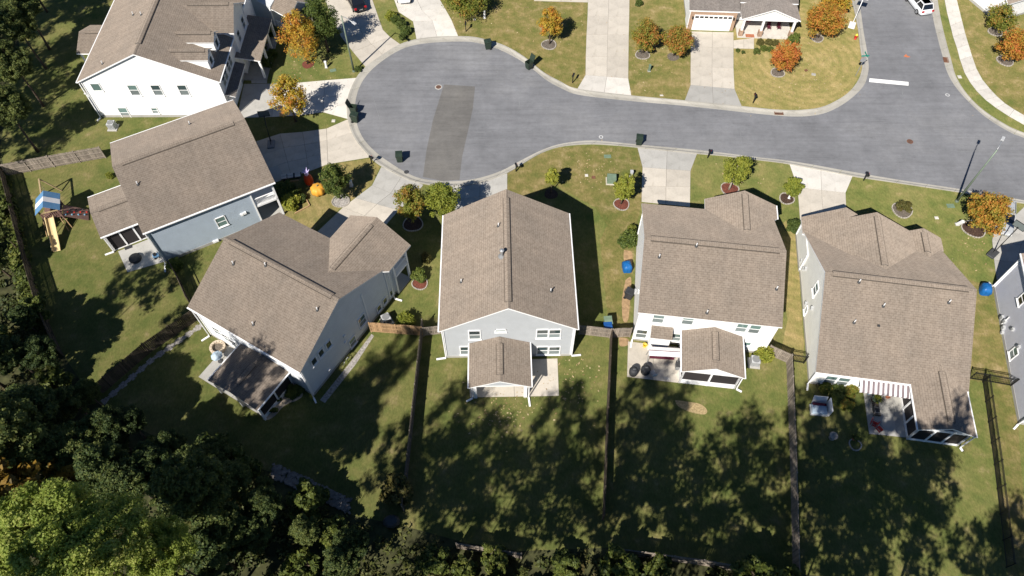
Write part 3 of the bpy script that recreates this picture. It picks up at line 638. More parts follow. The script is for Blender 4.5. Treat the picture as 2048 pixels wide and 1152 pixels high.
C.window('W', OV, (1631.8, 578), .9, 1.3); C.window('W', OV, (1612.3, 620), .55, .8); C.window('S', OV, at=(6.6, .3), w=1.7, h=2.0, kind='slider', glass='glass')
C.vents([(1718, 564), (1766.5, 612), (1708, 645), (1897.5, 605)])
MB().box((0, 0, .06), (.22, .2, .1)).build('roof_vent', 'dark_grey', C.root, loc=C.onroof((1757, 652)))
for z, y in ((1.3, 12.4), (1.9, 12.0), (1.2, 8.3), (2.6, 6.9), (1.0, 13.6)): MB().box((.2, y, z), (.2, .25, .38)).build('meter_box', 'light_grey', C.root)
C.spout(.2, .2, 2.6, -.1, -.7); C.spout(13.0, -4.2, 2.6, .2, -.3)
p0, p1 = C.on((1717, 757), 1, OV), C.on((1823, 772), 1, OV)
aw = MB().bar((p0.x, OV-.06, 2.5), (p1.x, OV-.06, 2.5), .12, .14).build('awning', 'trim', C.root); n = 22
for k in range(n):
    a, b = p0.x+(p1.x-p0.x)*k/n, p0.x+(p1.x-p0.x)*(k+1)/n
    m = MB().slab([(a, OV-1.25, 2.02), (b, OV-1.25, 2.02), (b, OV-.1, 2.5), (a, OV-.1, 2.5)], .03, mi=0, ms=0); m.box(((a+b)/2, OV-1.26, 1.93), (b-a, .02, .16)); m.build('stripe', 'fabric_stripe' if k % 2 else 'fabric_white', aw)

# house at the right edge, only its long side wall in view
D = House('house', 'lilac grey house at the right edge showing only its long sided wall', (45.1, 25.5), -11.4, 11.0, 15.4, 5.5, 8.6, 'y', 'siding_lilac')
D.main(gutters='W'); D.window('W', OV, (2045, 598), .8, 1.2, glass='glass_black', low='glass_black'); D.window('W', OV, (2027.7, 706), .8, 1.2, glass='glass_teal')
for px, sz in (((2006, 636), .35), ((2012, 643), .3), ((2009, 656), .32), ((2028, 659), .25), ((2040, 694), .25), ((1999, 672), .25)):
    p = D.on(px, 0, OV); MB().box((OV-.1, p.y, max(.3, p.z)), (.22, sz, sz*1.2)).build('meter_box', 'light_grey', D.root)
MB().tube([(OV-.08, 10.6, .4), (OV-.08, 10.6, 1.7)], .05, 6).build('conduit', 'white_plastic', D.root); D.spout(.2, .15, 5.2, -.4, -.5); D.spout(.2, 15.2, 5.2, -.3, .5)

# rotated house left of the middle
E_ = House('house', 'grey two-storey house turned diagonally, with front wing and rear porch, left of middle', (-29.27, 34.66), -30.5, 13.0, 12.65, 5.5, 8.6, 'x', 'siding_dusk')
E_.main(gutters='S', vend=(.7, .7))
E_.gable(6.25, 13.4, 5.8, 15.9, 5.5, 7.5, 'y', vend=(.8, 1.0), gutters='', cut=('lo', 8.3, 12.4))
E_.body(6.55, 13.0-.32, 9, 13.3, 5.5, 7.5, 'y', 3.57)
MB().prism([(6.6, 13.3), (13.0, 13.3), (13.0, 15.5), (6.6, 15.5)], 2.72, 2.95).build('balcony_floor', 'trim', E_.root)
E_.posts([(12.9, 15.45), (12.9, 13.4), (9.8, 15.45), (6.7, 15.45)], 0, 5.5, .2, 'porch_post'); E_.rail((12.92, 13.5), (12.92, 15.4), 2.95); E_.rail((12.8, 15.45), (6.7, 15.45), 2.95)
MB().prism([(6.6, 13.3), (13.0, 13.3), (13.0, 15.5), (6.6, 15.5)], 0, .12).build('porch_floor', 'concrete_grey', E_.root)
for px, w, h in (((656.8, 688.8), .55, .9), ((641.7, 705.5), .55, .9), ((627.6, 722.4), .55, .9), ((781.8, 586), .5, .8), ((769.3, 601.3), .5, .8), ((757.6, 615.9), .5, .8)): E_.window('E', 13-OV, px, w, h, 'fixed', glass='glass')
E_.window('E', 13-OV, (723.7, 641), .9, 1.4); E_.window('E', 13-OV, (705, 683), .8, 1.2)
for px in ((436, 663), (452, 675), (468, 687)): E_.window('S', OV, px, .9, 1.3, glass='glass')
for px in ((688, 671.5), (689.5, 683.6), (657.8, 740)):
    p = E_.on(px, 0, 13-OV); MB().box((13-OV+.06, p.y, p.z), (.14, .24, .24)).build('wall_vent', 'trim', E_.root)
E_.vents([(635, 620), (507, 649), (467, 528), (531.5, 531)])
E_.gable(4.94, 10.64, -4.0, .28, 2.75, 3.45, 'y', vend=(.9, 1.2), gutters='WE')
E_.posts([(5.2, -3.75), (7.8, -3.75), (10.4, -3.75)], 0, 2.75, .2, 'porch_post'); E_.screened((5.3, 10.3, -3.7, .2), 2.7, 'E', .5)
E_.spout(12.85, .1, 5.3, .5, -.3); E_.spout(.1, .1, 5.3, -.3, -.8); E_.spout(12.95, 12.6, 4.5, .8, .2)

# house beside the play yard
F_ = House('house', 'blue grey two-storey house with broad brown roof beside the wooden play set yard', (-35.65, 43.01), 29.3, 13.35, 13.65, 5.4, 8.35, 'x', 'siding_blue')
F_.gable(0, 13.35, 0, 13.65, 5.4, 8.35, 'x', vend=(.9, 1.2), gutters='SN')
F_.body(.3, 10.6, .3, 13.35, 5.4, 8.35, 'x', 6.82); F_.body(10.55, 13.0, 5.2, 13.3, 5.0, 6.9, 'x', 6.8)
MB().prism([(10.6, .3), (13.05, .3), (13.05, 5.2), (10.6, 5.2)], 2.6, 2.85).build('balcony_floor', 'trim', F_.root); MB().prism([(10.6, .3), (13.05, .3), (13.05, 5.2), (10.6, 5.2)], 0, .12).build('porch_floor', 'concrete_grey', F_.root)
F_.posts([(12.95, .4), (12.95, 2.8), (12.95, 5.1)], 0, 5.3, .2, 'porch_post'); F_.rail((10.7, .36), (12.85, .36), 2.85); F_.rail((12.98, .5), (12.98, 5.0), 2.85)
F_.window('S', OV, (442.7, 443), .9, 1.3, glass='glass_teal', low='glass_teal'); F_.vents([(276, 369), (380, 248.5)])
for px in ((483, 428), (489, 425), (430, 485), (436, 484)):
    p = F_.on(px, 1, OV); MB().box((p.x, OV-.08, max(p.z, .3)), (.3, .2, .25)).build('wall_vent', 'trim', F_.root)
F_.gable(-4.3, .5, 4.15, 10.1, 2.75, 3.5, 'x', vend=(.8, 1.0), gutters='SN')
F_.screened((-4.0, .1, 4.45, 9.8), 2.7, 'SW', .1, bays=3); MB().prism([(-4.0, 4.45), (.2, 4.45), (.2, 9.8), (-4.0, 9.8)], 0, .1).build('porch_floor', 'concrete_grey', F_.root)
F_.spout(.15, .12, 5.2, -.3, -1.0); F_.spout(-4.1, 4.2, 2.6, -.9, .1)

# white house at the top left
Gh = House('house', 'bright white two-storey house with two roof dormers at the upper left', (-48.75, 64.1), .2, 16.0, 17.2, 5.55, 9.4, 'y', 'siding_white')
Gh.main(gutters='WE', vend=(1.8, 1.0))
DV = (2.3, 5.3)
for px, k in (((192.7, 174), 1), ((268, 180), 2), ((314, 180), 3), ((366.7, 180), 3)): Gh.window('S', OV, px, .95, 1.45 if k > 1 else 1.0, 'double' if k > 1 else 'fixed', glass='glass_teal' if k < 3 else 'glass', low='glass_screen')
Gh.window('S', OV, (248.7, 225), .95, 1.5); Gh.window('S', OV, (310, 221), .6, .8)
Gh.vents([(267, 30), (283, 30), (205.7, 128)])
for v in DV:
    Gh.gable(9.2, 15.1, v-1.05, v+1.05, 7.5, 8.15, 'x', vend=(.6, .35), th=.1, cut=('lo', 10.3, 11.6))
    MB().box((12.4, v, 6.55), (5.0, 1.7, 1.75)).build('dormer_wall', 'siding_white', Gh.root)
    Gh.window('E', 14.9, at=(v, 6.2), w=.7, h=.95, kind='fixed', glass='glass')
Gh.gable(8.5, 16.4, 7.3, 13.1, 6.4, 8.35, 'x', vend=(1.2, .6), cut=('lo', 9.8, 13.8)); Gh.body(13, 16.1, 7.6, 12.8, 6.4, 8.35, 'x', 2.9)
for v in (2.2, 4.6): 
    for k in (-.5, .5): Gh.window('E', 15.7, at=(v+k, 3.6), w=.85, h=1.45, glass='glass')
MB().slab([(15.7, .6, 3.15), (16.8, .6, 2.8), (16.8, 6.3, 2.8), (15.7, 6.3, 3.15)], .1, (0, 1, 0)).build('garage_canopy', ['shingle_grey', 'trim'], Gh.root)
gd = MB().box((15.75, 3.4, 1.15), (.08, 4.9, 2.3)).build('garage_door', 'garage_panel', Gh.root)
for k in range(3): MB().box((15.8, 3.4, .55+k*.58), (.03, 4.8, .5)).build('panel', 'garage_panel', gd)
MB().slab([(15.7, 6.6, 3.5), (18.6, 6.6, 2.95), (18.6, 14.6, 2.95), (15.7, 14.6, 3.5)], .14, (0, 1, 0), ms=1).build('porch_roof', ['shingle', 'trim'], Gh.root)
Gh.posts([(18.35, 6.9), (18.35, 9.4), (18.35, 12), (18.35, 14.4)], 0, 2.9, .24, 'porch_column'); MB().bar((18.35, 6.7, 2.7), (18.35, 14.5, 2.7), .2, .3).build('porch_beam', 'trim', Gh.root)
MB().prism([(15.7, 6.6), (18.6, 6.6), (18.6, 14.6), (15.7, 14.6)], 0, .15).build('porch_floor', 'concrete_grey', Gh.root)
for v in (9.0, 11.5): Gh.window('E', 16.1, at=(v, 4.0), w=.85, h=1.4, glass='glass')
Gh.gable(-4.0, .3, 8.2, 13.6, 2.8, 3.9, 'x', vend=(.8, 1.2)); Gh.posts([(-3.7, 8.6), (-3.7, 13.3), (-1.9, 8.6)], 0, 2.8, .18, 'porch_post')
MB().slab([(-.75, 1.0, 3.0), (.3, 1.0, 3.4), (.3, 3.2, 3.4), (-.75, 3.2, 3.0)], .12, (0, 1, 0)).build('bay_roof', ['shingle', 'trim'], Gh.root); MB().box((-.15, 2.1, 1.45), (.9, 1.9, 2.9)).build('bay_wall', 'siding_white', Gh.root)
Gh.spout(.15, .1, 5.3, -.3, -.5); Gh.spout(15.8, .1, 5.3, .2, -.4)

# corner of a house at the top edge, left
Hh = House('house', 'pale grey house corner with a furnished front porch at the top edge', (-35.6, 83.9), -36, 6.0, 9.0, 3.0, 5.6, 'x', 'siding_pale')
Hh.gable(0, 6.0, 2.0, 9.0, 3.0, 5.6, 'x'); Hh.body(.3, 5.7, .3, 8.7, 3.0, 5.6, 'x', 3.5)
Hh.gable(3.0, 9.0, .4, 4.2, 2.8, 4.2, 'x', vent=False); Hh.posts([(8.7, .7), (8.7, 3.9)], 0, 2.75, .22, 'porch_post')
MB().prism([(5.7, .5), (9, .5), (9, 4.2), (5.7, 4.2)], 0, .14).build('porch_floor', 'concrete_grey', Hh.root); Hh.window('E', 5.7, at=(2.2, .9), w=1.0, h=1.4, glass='glass'); Hh.rail((5.8, .55), (8.6, .55), .14)

# house with porch and double garage at the top right
I_ = House('house', 'brown roofed house with white garage door and brick based porch at the top', (22.55, 80.45), -3, 13.9, 11.0, 2.85, 6.2, 'x', 'siding_white', 'shingle_grey')
I_.gable(0, 13.9, 1.6, 11, 3.2, 6.2, 'x'); I_.body(.3, 13.6, 1.9, 10.7, 3.2, 6.2, 'x', 4.7)
MB().slab([(0, 0, 2.9), (6.4, 0, 2.9), (6.4, 2.2, 3.75), (0, 2.2, 3.75)], .16, (1, 0, 0)).build('roof_slope', ['shingle_grey', 'trim'], I_.root)
MB().box((3.2, 1.0, 1.35), (5.9, 2.0, 2.7)).build('garage_front', 'brick_veneer', I_.root); MB().box((.22, 1.1, 1.4), (.1, 2.1, 2.8)).build('corner_trim', 'trim', I_.root)
gd = MB().box((3.25, -.02, 1.15), (4.9, .08, 2.3)).build('garage_door', 'garage_panel', I_.root)
for k in range(3): MB().box((3.25, -.07, .3+k*.56), (4.8, .03, .5)).build('panel', 'garage_panel', gd)
for k in range(8): MB().box((1.15+k*.6, -.075, 2.0), (.46, .03, .26)).build('pane', 'glass_black', gd)
for x in (.62, 5.85): MB().box((x, -.1, 1.9), (.14, .2, .34)).build('wall_lamp', 'black_metal', I_.root)
I_.gable(6.5, 13.85, -1.35, 3.0, 2.85, 4.35, 'y', vent=False)
MB().add([(7.0, -1.0, 2.85), (13.4, -1.0, 2.85), (10.2, -1.0, 4.05), (7.0, -1.08, 2.85), (13.4, -1.08, 2.85), (10.2, -1.08, 4.05)], [(0, 2, 1), (3, 4, 5), (0, 1, 4, 3), (1, 2, 5, 4), (2, 0, 3, 5)]).build('porch_gable', 'siding_beige', I_.root)
MB().bar((6.8, -1.04, 2.68), (13.6, -1.04, 2.68), .24, .3).build('porch_beam', 'trim', I_.root)
for u in (6.95, 9.4, 13.3): MB().box((u, -1.0, .5), (.5, .5, 1.0)).build('pier', 'brick_veneer', I_.root); MB().box((u, -1.0, 1.8), (.26, .26, 1.6)).build('porch_column', 'trim', I_.root)
MB().prism([(6.6, -1.3), (13.6, -1.3), (13.6, 1.9), (6.6, 1.9)], 0, .2).build('porch_floor', 'concrete_white', I_.root)
I_.window('S', 1.9, at=(11.5, .9), w=1.8, h=1.3, kind='slider', glass='glass'); MB().box((8.2, 1.86, 1.25), (1.0, .08, 2.1)).build('front_door', 'red_paint', I_.root)
MB().box((8.2, -1.1, .22), (1.1, .6, .03)).build('door_mat', 'terracotta', I_.root)

# house corner at the top right edge
Jh = House('house', 'white walled house corner beside autumn trees at the upper right edge', (63.4, 81.5), 22, 9.0, 9.0, 3.0, 5.5, 'x', 'siding_white')
Jh.main()

# ---------------------------------------------------------------- fences
def fence(name, label, pts, h=1.8, mat='fence_grey', side=1, rails=(.25, .95, 1.6), curve=False, arch=0.0, cat='fence', gap=.012, pw=.14):
    Q = gp(pts); Q = resample(catmull(Q, 8), 200) if curve else Q
    O = Q[0].copy(); t = thing(name, label, cat, O)
    stops = []
    for i in range(len(Q)-1 if not curve else 1):
        seg = Q if curve else [Q[i], Q[i+1]]
        n = max(1, round(length(seg)/2.44)); r = resample(seg, n+1)
        stops += r if not stops else r[1:]
    up = Vector((0, 0, 1)); mb = MB()
    for p in stops:
        p = p-O; o = MB().box((p.x, p.y, (h+.06)/2), (.1, .1, h+.06)).build('post', mat, t)
    for a, b in zip(stops, stops[1:]):
        a, b = a-O, b-O; d = (b-a); L = d.length; d.normalize(); nrm = Vector((-d.y, d.x, 0))*side
        rz = math.atan2(d.y, d.x)
        for z in rails: MB().bar(a+nrm*.03+up*z, b+nrm*.03+up*z, .045, .09).build('rail', mat, t)
        k = int(L/(pw+gap))
        for j in range(k):
            f = (j+.5)/k; p = a+d*L*f-nrm*.02
            hh = h-.03+random.uniform(-.012, .012)-arch*4*f*(1-f)*(-1)
            mb.box((p.x, p.y, hh/2+.03), (pw*random.uniform(.96, 1), .022, hh-.03), rz)
    stuff(mb.build('pickets', mat, t)); return t
fence('board_fence', 'grey board fence between the diagonal house yard and the middle house yard', [(847, 657), (828, 830), (808, 1022)], 1.75, 'fence_grey', 1)
fence('board_fence', 'new tan board fence joining the diagonal house to the long grey fence', [(743, 664), (846, 672)], 1.75, 'fence_tan', -1, arch=.12)
fence('board_fence', 'short weathered fence between the long grey fence and the middle house wall', [(848, 672), (885, 668)], 1.6, 'fence_weathered', -1)
fence('board_fence', 'brown arched gate fence between the middle house and the long dark fence', [(1158, 669), (1219, 676)], 1.7, 'fence_weathered', -1, arch=.1)
fence('board_fence', 'short brown fence panel between the long dark fence and the white house', [(1222, 676), (1259, 674)], 1.7, 'fence_weathered', -1, arch=.1)
fence('board_fence', 'long dark board fence below the blue recycling cart, seen edge on', [(1220, 680), (1213, 830), (1205, 1040)], 1.75, 'fence_dark', 1)
fence('board_fence', 'curved weathered gate fence beside the air conditioner of the white house', [(1532, 708), (1548, 711), (1562, 717), (1573, 726)], 1.7, 'fence_weathered', -1, curve=True)
fence('board_fence', 'long weathered board fence with three rails right of the white house yard', [(1573, 728), (1580, 900), (1586, 1152)], 1.75, 'fence_weathered', 1)
fence('board_fence', 'weathered fence with rails closing the top of the play yard', [(14, 352), (110, 334), (212, 316)], 1.8, 'fence_weathered', -1, rails=(.3, .95, 1.6))
fence('board_fence', 'dark curved board fence between the play yard and the woods', [(14, 352), (30, 410), (48, 480), (66, 545), (84, 605), (104, 660), (128, 712)], 1.8, 'fence_dark', 1, curve=True)
fence('board_fence', 'diagonal dark board fence running from the diagonal house down to the woods', [(398, 638), (300, 706), (184, 806)], 1.9, 'fence_dark', -1)
fence('board_fence', 'thin fence closing the gap between the blue grey and the diagonal house', [(348, 540), (364, 570), (380, 606)], 1.4, 'fence_dark', 1)
fence('board_fence', 'short back fence in the woods below the middle yard', [(915, 1097), (1042, 1117)], 1.7, 'fence_weathered', -1)
fence('board_fence', 'long back fence along the bottom edge below the right yards', [(1228, 1107), (1400, 1130), (1560, 1158)], 1.7, 'fence_weathered', -1)
mb = MB()
P = resample(gp([(404, 650), (306, 718), (205, 806)]), 40)
for i, p in enumerate(P[:-1]):
    q = P[i+1]; w = .22+.1*math.sin(i*1.7)+.06*random.random(); d = (q-p).normalized(); n_ = Vector((-d.y, d.x, 0))
    mb.add([p-n_*w+Vector((0, 0, .02)), q-n_*w+Vector((0, 0, .02)), q+n_*w+Vector((0, 0, .02)), p+n_*w+Vector((0, 0, .02))], [(0, 1, 2, 3)])
struct(mb.build('gravel_strip', 'river_stone'))
def iron(label, pts, h=1.35):
    Q = gp(pts); O = Q[0].copy(); t = thing('iron_fence', label, 'fence', O); mb = MB(); up = Vector((0, 0, 1)); stops = []
    for i in range(len(Q)-1):
        n = max(1, round((Q[i+1]-Q[i]).length/2.2)); r = resample([Q[i], Q[i+1]], n+1); stops += r if not stops else r[1:]
    for p in stops: p = p-O; MB().box((p.x, p.y, h/2+.04), (.075, .075, h+.08)).build('post', 'black_metal', t)
    for a, b in zip(stops, stops[1:]):
        a, b = a-O, b-O; L = (b-a).length
        for z in (.15, h-.18, h-.02): MB().bar(a+up*z, b+up*z, .04, .045).build('rail', 'black_metal', t)
        k = int(L/.13)
        for j in range(1, k): p = a.lerp(b, j/k); mb.box((p.x, p.y, h/2+.02), (.026, .026, h-.06))
    stuff(mb.build('bars', 'black_metal', t))
iron('short black iron fence between the weathered fence and the beige house', [(1578, 722), (1607, 727)])
iron('black iron fence between the beige house and the lilac house wall', [(1938, 758), (1965, 762), (2021, 772)])
iron('long black iron fence running down the right-hand yard', [(1965, 765), (1988, 930), (2012, 1135)])

# ---------------------------------------------------------------- trees and shrubs
rng = np.random.default_rng(11)
def leaf_mesh(name, C, Rr, counts, leaf, mat, squash=.8, out=None, seed=0, up=.55, aspect=1.6, fall=.45):
    """leaf sized quads scattered round clump centres C (n,3) with radii Rr"""
    r = np.random.default_rng(seed); idx = np.repeat(np.arange(len(C)), counts); n = len(idx)
    d = r.normal(size=(n, 3)); d /= np.linalg.norm(d, axis=1)[:, None]
    rad = r.random(n)**fall
    p = C[idx]+d*(rad*Rr[idx])[:, None]*np.array([1, 1, squash])
    nr = d*.7+np.array([0, 0, up])+r.normal(size=(n, 3))*.55; nr /= np.linalg.norm(nr, axis=1)[:, None]
    a = np.cross(nr, r.normal(size=(n, 3))); a /= np.linalg.norm(a, axis=1)[:, None]+1e-9; b = np.cross(nr, a)
    s = leaf*(.65+.7*r.random(n))[:, None]; a = a*s*aspect/2; b = b*s/2
    V = np.stack([p-a, p-b*.9-a*.1, p+a, p+b*.9-a*.1], 1).reshape(-1, 3)
    me = bpy.data.meshes.new(name); me.vertices.add(n*4); me.loops.add(n*4); me.polygons.add(n)
    me.vertices.foreach_set('co', V.astype(np.float32).ravel()); me.loops.foreach_set('vertex_index', np.arange(n*4, dtype=np.int32))
    me.polygons.foreach_set('loop_start', np.arange(0, n*4, 4, dtype=np.int32)); me.polygons.foreach_set('loop_total', np.full(n, 4, dtype=np.int32))
    me.materials.append(MT[mat]); me.update(calc_edges=True); return me
def clumps(rx, rz, n, seed, cone=0.0, low=-.8):
    r = np.random.default_rng(seed); out = []
    while len(out) < n:
        q = r.uniform(-1, 1, 3); l = np.linalg.norm(q)
        if l > 1 or l < .35 or q[2] < low: continue
        w = 1-cone*(q[2]+1)/2
        out.append((q[0]*rx*w, q[1]*rx*w, q[2]*rz))
    return np.array(out)
def trunk_mesh(h0, C, r0, seed, mat='bark', limbs=7, lean=0.):
    """tapered trunk from the ground to crown centre (0,0,h0), limbs to some clumps"""
    r = random.Random(seed); mb = MB(); k = 6; top = h0+C[:, 2].max()*.55
    pts = [(lean*math.sin(i/k*3)*.3, lean*math.cos(i/k*2.2)*.2, -.1+(top+.1)*i/k) for i in range(k+1)]
    mb.tube(pts, [r0*(1.25 if i == 0 else 1-.85*i/k) for i in range(k+1)], 7)
    for q in r.sample(list(C), min(limbs, len(C))):
        z = max(h0*.35, min(top*.92, h0+q[2]-abs(q[0])*.55)); m = Vector((q[0]*.45, q[1]*.45, z+(h0+q[2]-z)*.35))
        mb.tube([(0, 0, z), m, (q[0]*.95, q[1]*.95, h0+q[2])], [r0*.42, r0*.26, r0*.09], 5)
    return mb.mesh('trunk', mat, True)
def tree(name, label, base, box, mat, h=None, leaf=.135, density=1.0, bark='bark', seed=0, group=None, cone=.15, cat='tree'):
    """garden tree: base point and crown box (x0,y0,x1,y1) as surveyed on the photo"""
    cx, cy = (box[0]+box[2])/2, (box[1]+box[3])/2; zc = h or rise(base, (cx, cy)); B = G(*base)
    c = G(cx, cy, zc); rx = (G(box[2], cy, zc)-G(box[0], cy, zc)).length/2*1.12
    rz = max(.6, min(zc*.82, rx*1.3)); n = int(34+22*rx)
    C = clumps(rx*.84, rz*.84, n, seed+3, cone)*np.random.default_rng(seed+50).uniform(.8, 1.12, (n, 1)); off = np.array([c.x-B.x, c.y-B.y, 0])*.6
    C = C+off
    Rr = np.full(n, rx*.25)*np.random.default_rng(seed).uniform(.55, 1.4, n)
    cnt = int(4900*density*(rx/1.8)**1.3/n)+8
    t = thing(name, label, cat, B, 0, group)
    put('crown', leaf_mesh('crown', C+np.array([0, 0, zc]), Rr, cnt, leaf, mat, seed=seed), t)
    put('trunk', trunk_mesh(zc, C, max(.05, .035*zc), seed, bark), t); return t
def ring(px, r, mulch, label, stone=True, sx=1.0, n=26):
    t = thing('tree_bed', label, 'flower bed', G(*px, 0))
    vs = [(0, 0, .09)]; k = 20
    for i in range(k): a = i*2*math.pi/k; w = r*(1+.05*math.sin(3*a+px[0])); vs.append((w*sx*math.cos(a), w*math.sin(a), .02))
    MB().add(vs, [(0, i+1, (i+1) % k+1) for i in range(k)]).build('mulch', mulch, t)
    if stone:
        mb = MB()
        for i in range(n):
            a = i*2*math.pi/n; w = r*(1.03+.05*math.sin(3*a+px[0]))
            mb.box((w*sx*math.cos(a), w*math.sin(a), .05), (.1, 2*math.pi*r/n*.86, random.uniform(.1, .15)), a+random.uniform(-.1, .1))
        stuff(mb.build('edging', 'edging_stone', t))
GT = 'garden trees along the street'
tree('autumn_tree', 'yellow orange tree over a red mulch bed beside the green tree', (616, 128), (560, 26, 640, 116), 'leaf_yellow', seed=1, group=GT)
tree('green_tree', 'dense dark green tree beside the streetlight at the upper left', (657, 104), (604, -8, 684, 84), 'leaf_green', seed=2, group=GT)
tree('autumn_tree', 'yellow tree casting a shadow across the bright white driveway', (592, 243), (542, 148, 616, 234), 'leaf_yellow', seed=3, group=GT, density=.8)
tree('green_tree', 'round green tree beside the orange inflatable pumpkin', (681, 398), (640, 326, 702, 398), 'leaf_green', seed=4, group=GT)
tree('autumn_tree', 'orange tinged tree left of a green one at the middle house driveway', (826, 447), (786, 368, 852, 430), 'leaf_mixed', seed=5, group=GT)
tree('green_tree', 'yellow green tree overlapping the roof corner of the middle house', (888, 452), (848, 352, 920, 446), 'leaf_yellowgreen', seed=6, group=GT)
tree('sapling', 'thin yellowing sapling in the lawn above the middle house', (1102, 386), (1088, 326, 1120, 378), 'leaf_yellowgreen', seed=7, group=GT, density=.8, leaf=.17)
tree('autumn_tree', 'green tree tipped with orange beside the transformer box', (1242, 408), (1228, 342, 1276, 408), 'leaf_yellowgreen', seed=8, group=GT)
tree('green_tree', 'yellow green tree at the kerb above the white house', (1458, 379), (1446, 302, 1502, 370), 'leaf_yellowgreen', seed=9, group=GT, bark='bark_pale')
tree('sapling', 'tiny yellow green sapling beside the pale driveway', (1576, 395), (1568, 358, 1605, 388), 'leaf_yellowgreen', seed=10, group=GT, leaf=.16)
tree('autumn_tree', 'orange crowned tree over the parked car at the right edge', (1947, 455), (1936, 384, 2026, 462), 'leaf_orange', seed=11, group=GT)
tree('autumn_tree', 'slender gold and green tree on the lawn inside a stone ring, top middle', (1099, 88), (1077, 10, 1126, 82), 'leaf_yellow', seed=12, group=GT)
tree('autumn_tree', 'green tree with orange tips left of the upper garage drive, nearer the bare driveway', (1286, 106), (1264, 38, 1324, 106), 'leaf_mixed', seed=13, group=GT)
tree('autumn_tree', 'green and red tree touching the edge of the garage driveway', (1347, 112), (1326, 46, 1388, 112), 'leaf_mixed', seed=14, group=GT)
tree('autumn_tree', 'large orange tree on the corner lawn beside the porch house', (1636, 76), (1612, 2, 1692, 76), 'leaf_orange', seed=15, group=GT)
tree('autumn_tree', 'orange and yellow tree in front of the porch shrubs', (1556, 144), (1544, 82, 1602, 142), 'leaf_orange', seed=16, group=GT)
tree('autumn_tree', 'thin green and orange tree beyond the pavement at the upper right', (1993, 63), (1968, 4, 2032, 56), 'leaf_mixed', seed=17, group=GT, density=.6, bark='bark_pale')
tree('autumn_tree', 'dense orange tree cut off by the right edge beyond the pavement', (2012, 118), (1997, 50, 2070, 122), 'leaf_orange', seed=18, group=GT)
tree('autumn_tree', 'green and yellow tree at the top edge above the turning circle', (926, 27), (890, -34, 990, 20), 'leaf_mixed', seed=19, group=GT)
tree('autumn_tree', 'gold tree behind the large orange one at the top edge', (1668, 28), (1640, -40, 1705, 22), 'leaf_yellow', seed=20, group=GT)
ring((616, 129), .75, 'mulch_red', 'red mulch bed under the yellow orange tree', False); ring((826, 448), 1.0, 'mulch', 'stone ringed dark bed in the shadow beside the diagonal house'); ring((1102, 388), .75, 'mulch', 'dark mulch bed under the thin yellow sapling', False)
ring((1243, 409), .8, 'mulch_red', 'stone ringed reddish bed beside the transformer box tree'); ring((1459, 378), .85, 'mulch_red', 'stone ringed bed under the kerb tree above the white house', sx=1.1); ring((1573, 398), .75, 'mulch', 'dark bed with a small white statue beside the pale driveway', n=20)
ring((1947, 458), 1.1, 'mulch', 'large stone ringed bed under the orange tree near the parked car', sx=1.05); ring((1098, 90), .9, 'mulch_grey', 'stone ringed bed under the slender gold tree at the top'); ring((1285, 110), .85, 'mulch_grey', 'stone ringed bed left of the garage driveway trees')
ring((1346, 114), .75, 'mulch_grey', 'pale mulch bed beside the garage driveway edge', False); ring((1634, 77), .75, 'mulch_grey', 'mulch bed under the large orange corner tree', n=20); ring((1555, 146), .8, 'mulch_grey', 'mulch bed on the corner lawn below the porch shrubs', n=22)
ring((1990, 64), .85, 'mulch_grey', 'upper mulch bed beyond the pavement at the right', n=20); ring((2010, 122), .95, 'mulch_grey', 'lower mulch bed beyond the pavement at the right', n=22); ring((1975, 8), .9, 'mulch_grey', 'mulch bed cut off by the top edge at the right', n=20)
ring((927, 29), .6, 'mulch_red', 'small red mulch bed at the top edge above the turning circle', False); ring((682, 402), .9, 'river_stone', 'round bed of pale river stones under the green tree by the pumpkin'); ring((1804, 421), 1.0, 'mulch_grey', 'stone edged bed with a low brown shrub above the beige house'); ring((840, 567), .75, 'mulch_red', 'stone edged red bed with a bush beside the diagonal house')

SH = {}
def shrub(label, px, r, mat='leaf_bush', hk=.9, name='shrub', seed=1, group=None, leaf=.13, dens=1.0):
    key = (mat, seed % 3, leaf, dens)
    if key not in SH:
        C = clumps(.72, .62, 26, seed, 0, -.6); SH[key] = leaf_mesh('foliage', C+np.array([0, 0, .62]), np.full(26, .33), int(95*dens), leaf/1.0, mat, seed=seed)
        mb = MB()
        for k in range(5): a = k*1.26; mb.tube([(0, 0, -.05), (.12*math.cos(a), .12*math.sin(a), .3), (.35*math.cos(a), .35*math.sin(a), .75)], [.03, .022, .01], 5)
        SH[key+('s',)] = mb.mesh('stem', 'bark')
    t = thing(name, label, 'shrub', G(*px, 0), random.uniform(0, 6), group); t.scale = (r*1.18, r*1.18, r*1.12*hk)
    put('foliage', SH[key], t); put('stem', SH[key+('s',)], t); return t
shrub('round clipped green shrub at the corner of the beige house', (1586, 458), .85, seed=1, dens=1.3)
shrub('low brown green shrub in the round bed above the beige house', (1806, 420), .85, 'leaf_brown', .7, seed=2)
shrub('green shrub against the white wall of the white house', (1254, 488), 1.0, 'leaf_green', 1.2, seed=1); shrub('small reddish shrub above the green one by the white house', (1262, 462), .5, 'leaf_mixed', 1.2, seed=2)
shrub('bright lime shrub above the new tan fence', (814, 647), .9, 'leaf_lime', 1.0, seed=1); shrub('round green bush in the stone edged red bed', (840, 556), .8, 'leaf_green', 1.0, seed=2)
shrub('tufted grassy shrub above the bush beside the diagonal house', (853, 523), .55, 'leaf_brown', 1.6, seed=1); shrub('yellow green bush between the air conditioner and the curved gate', (1524, 716), .85, 'leaf_yellowgreen', 1.3, seed=1)
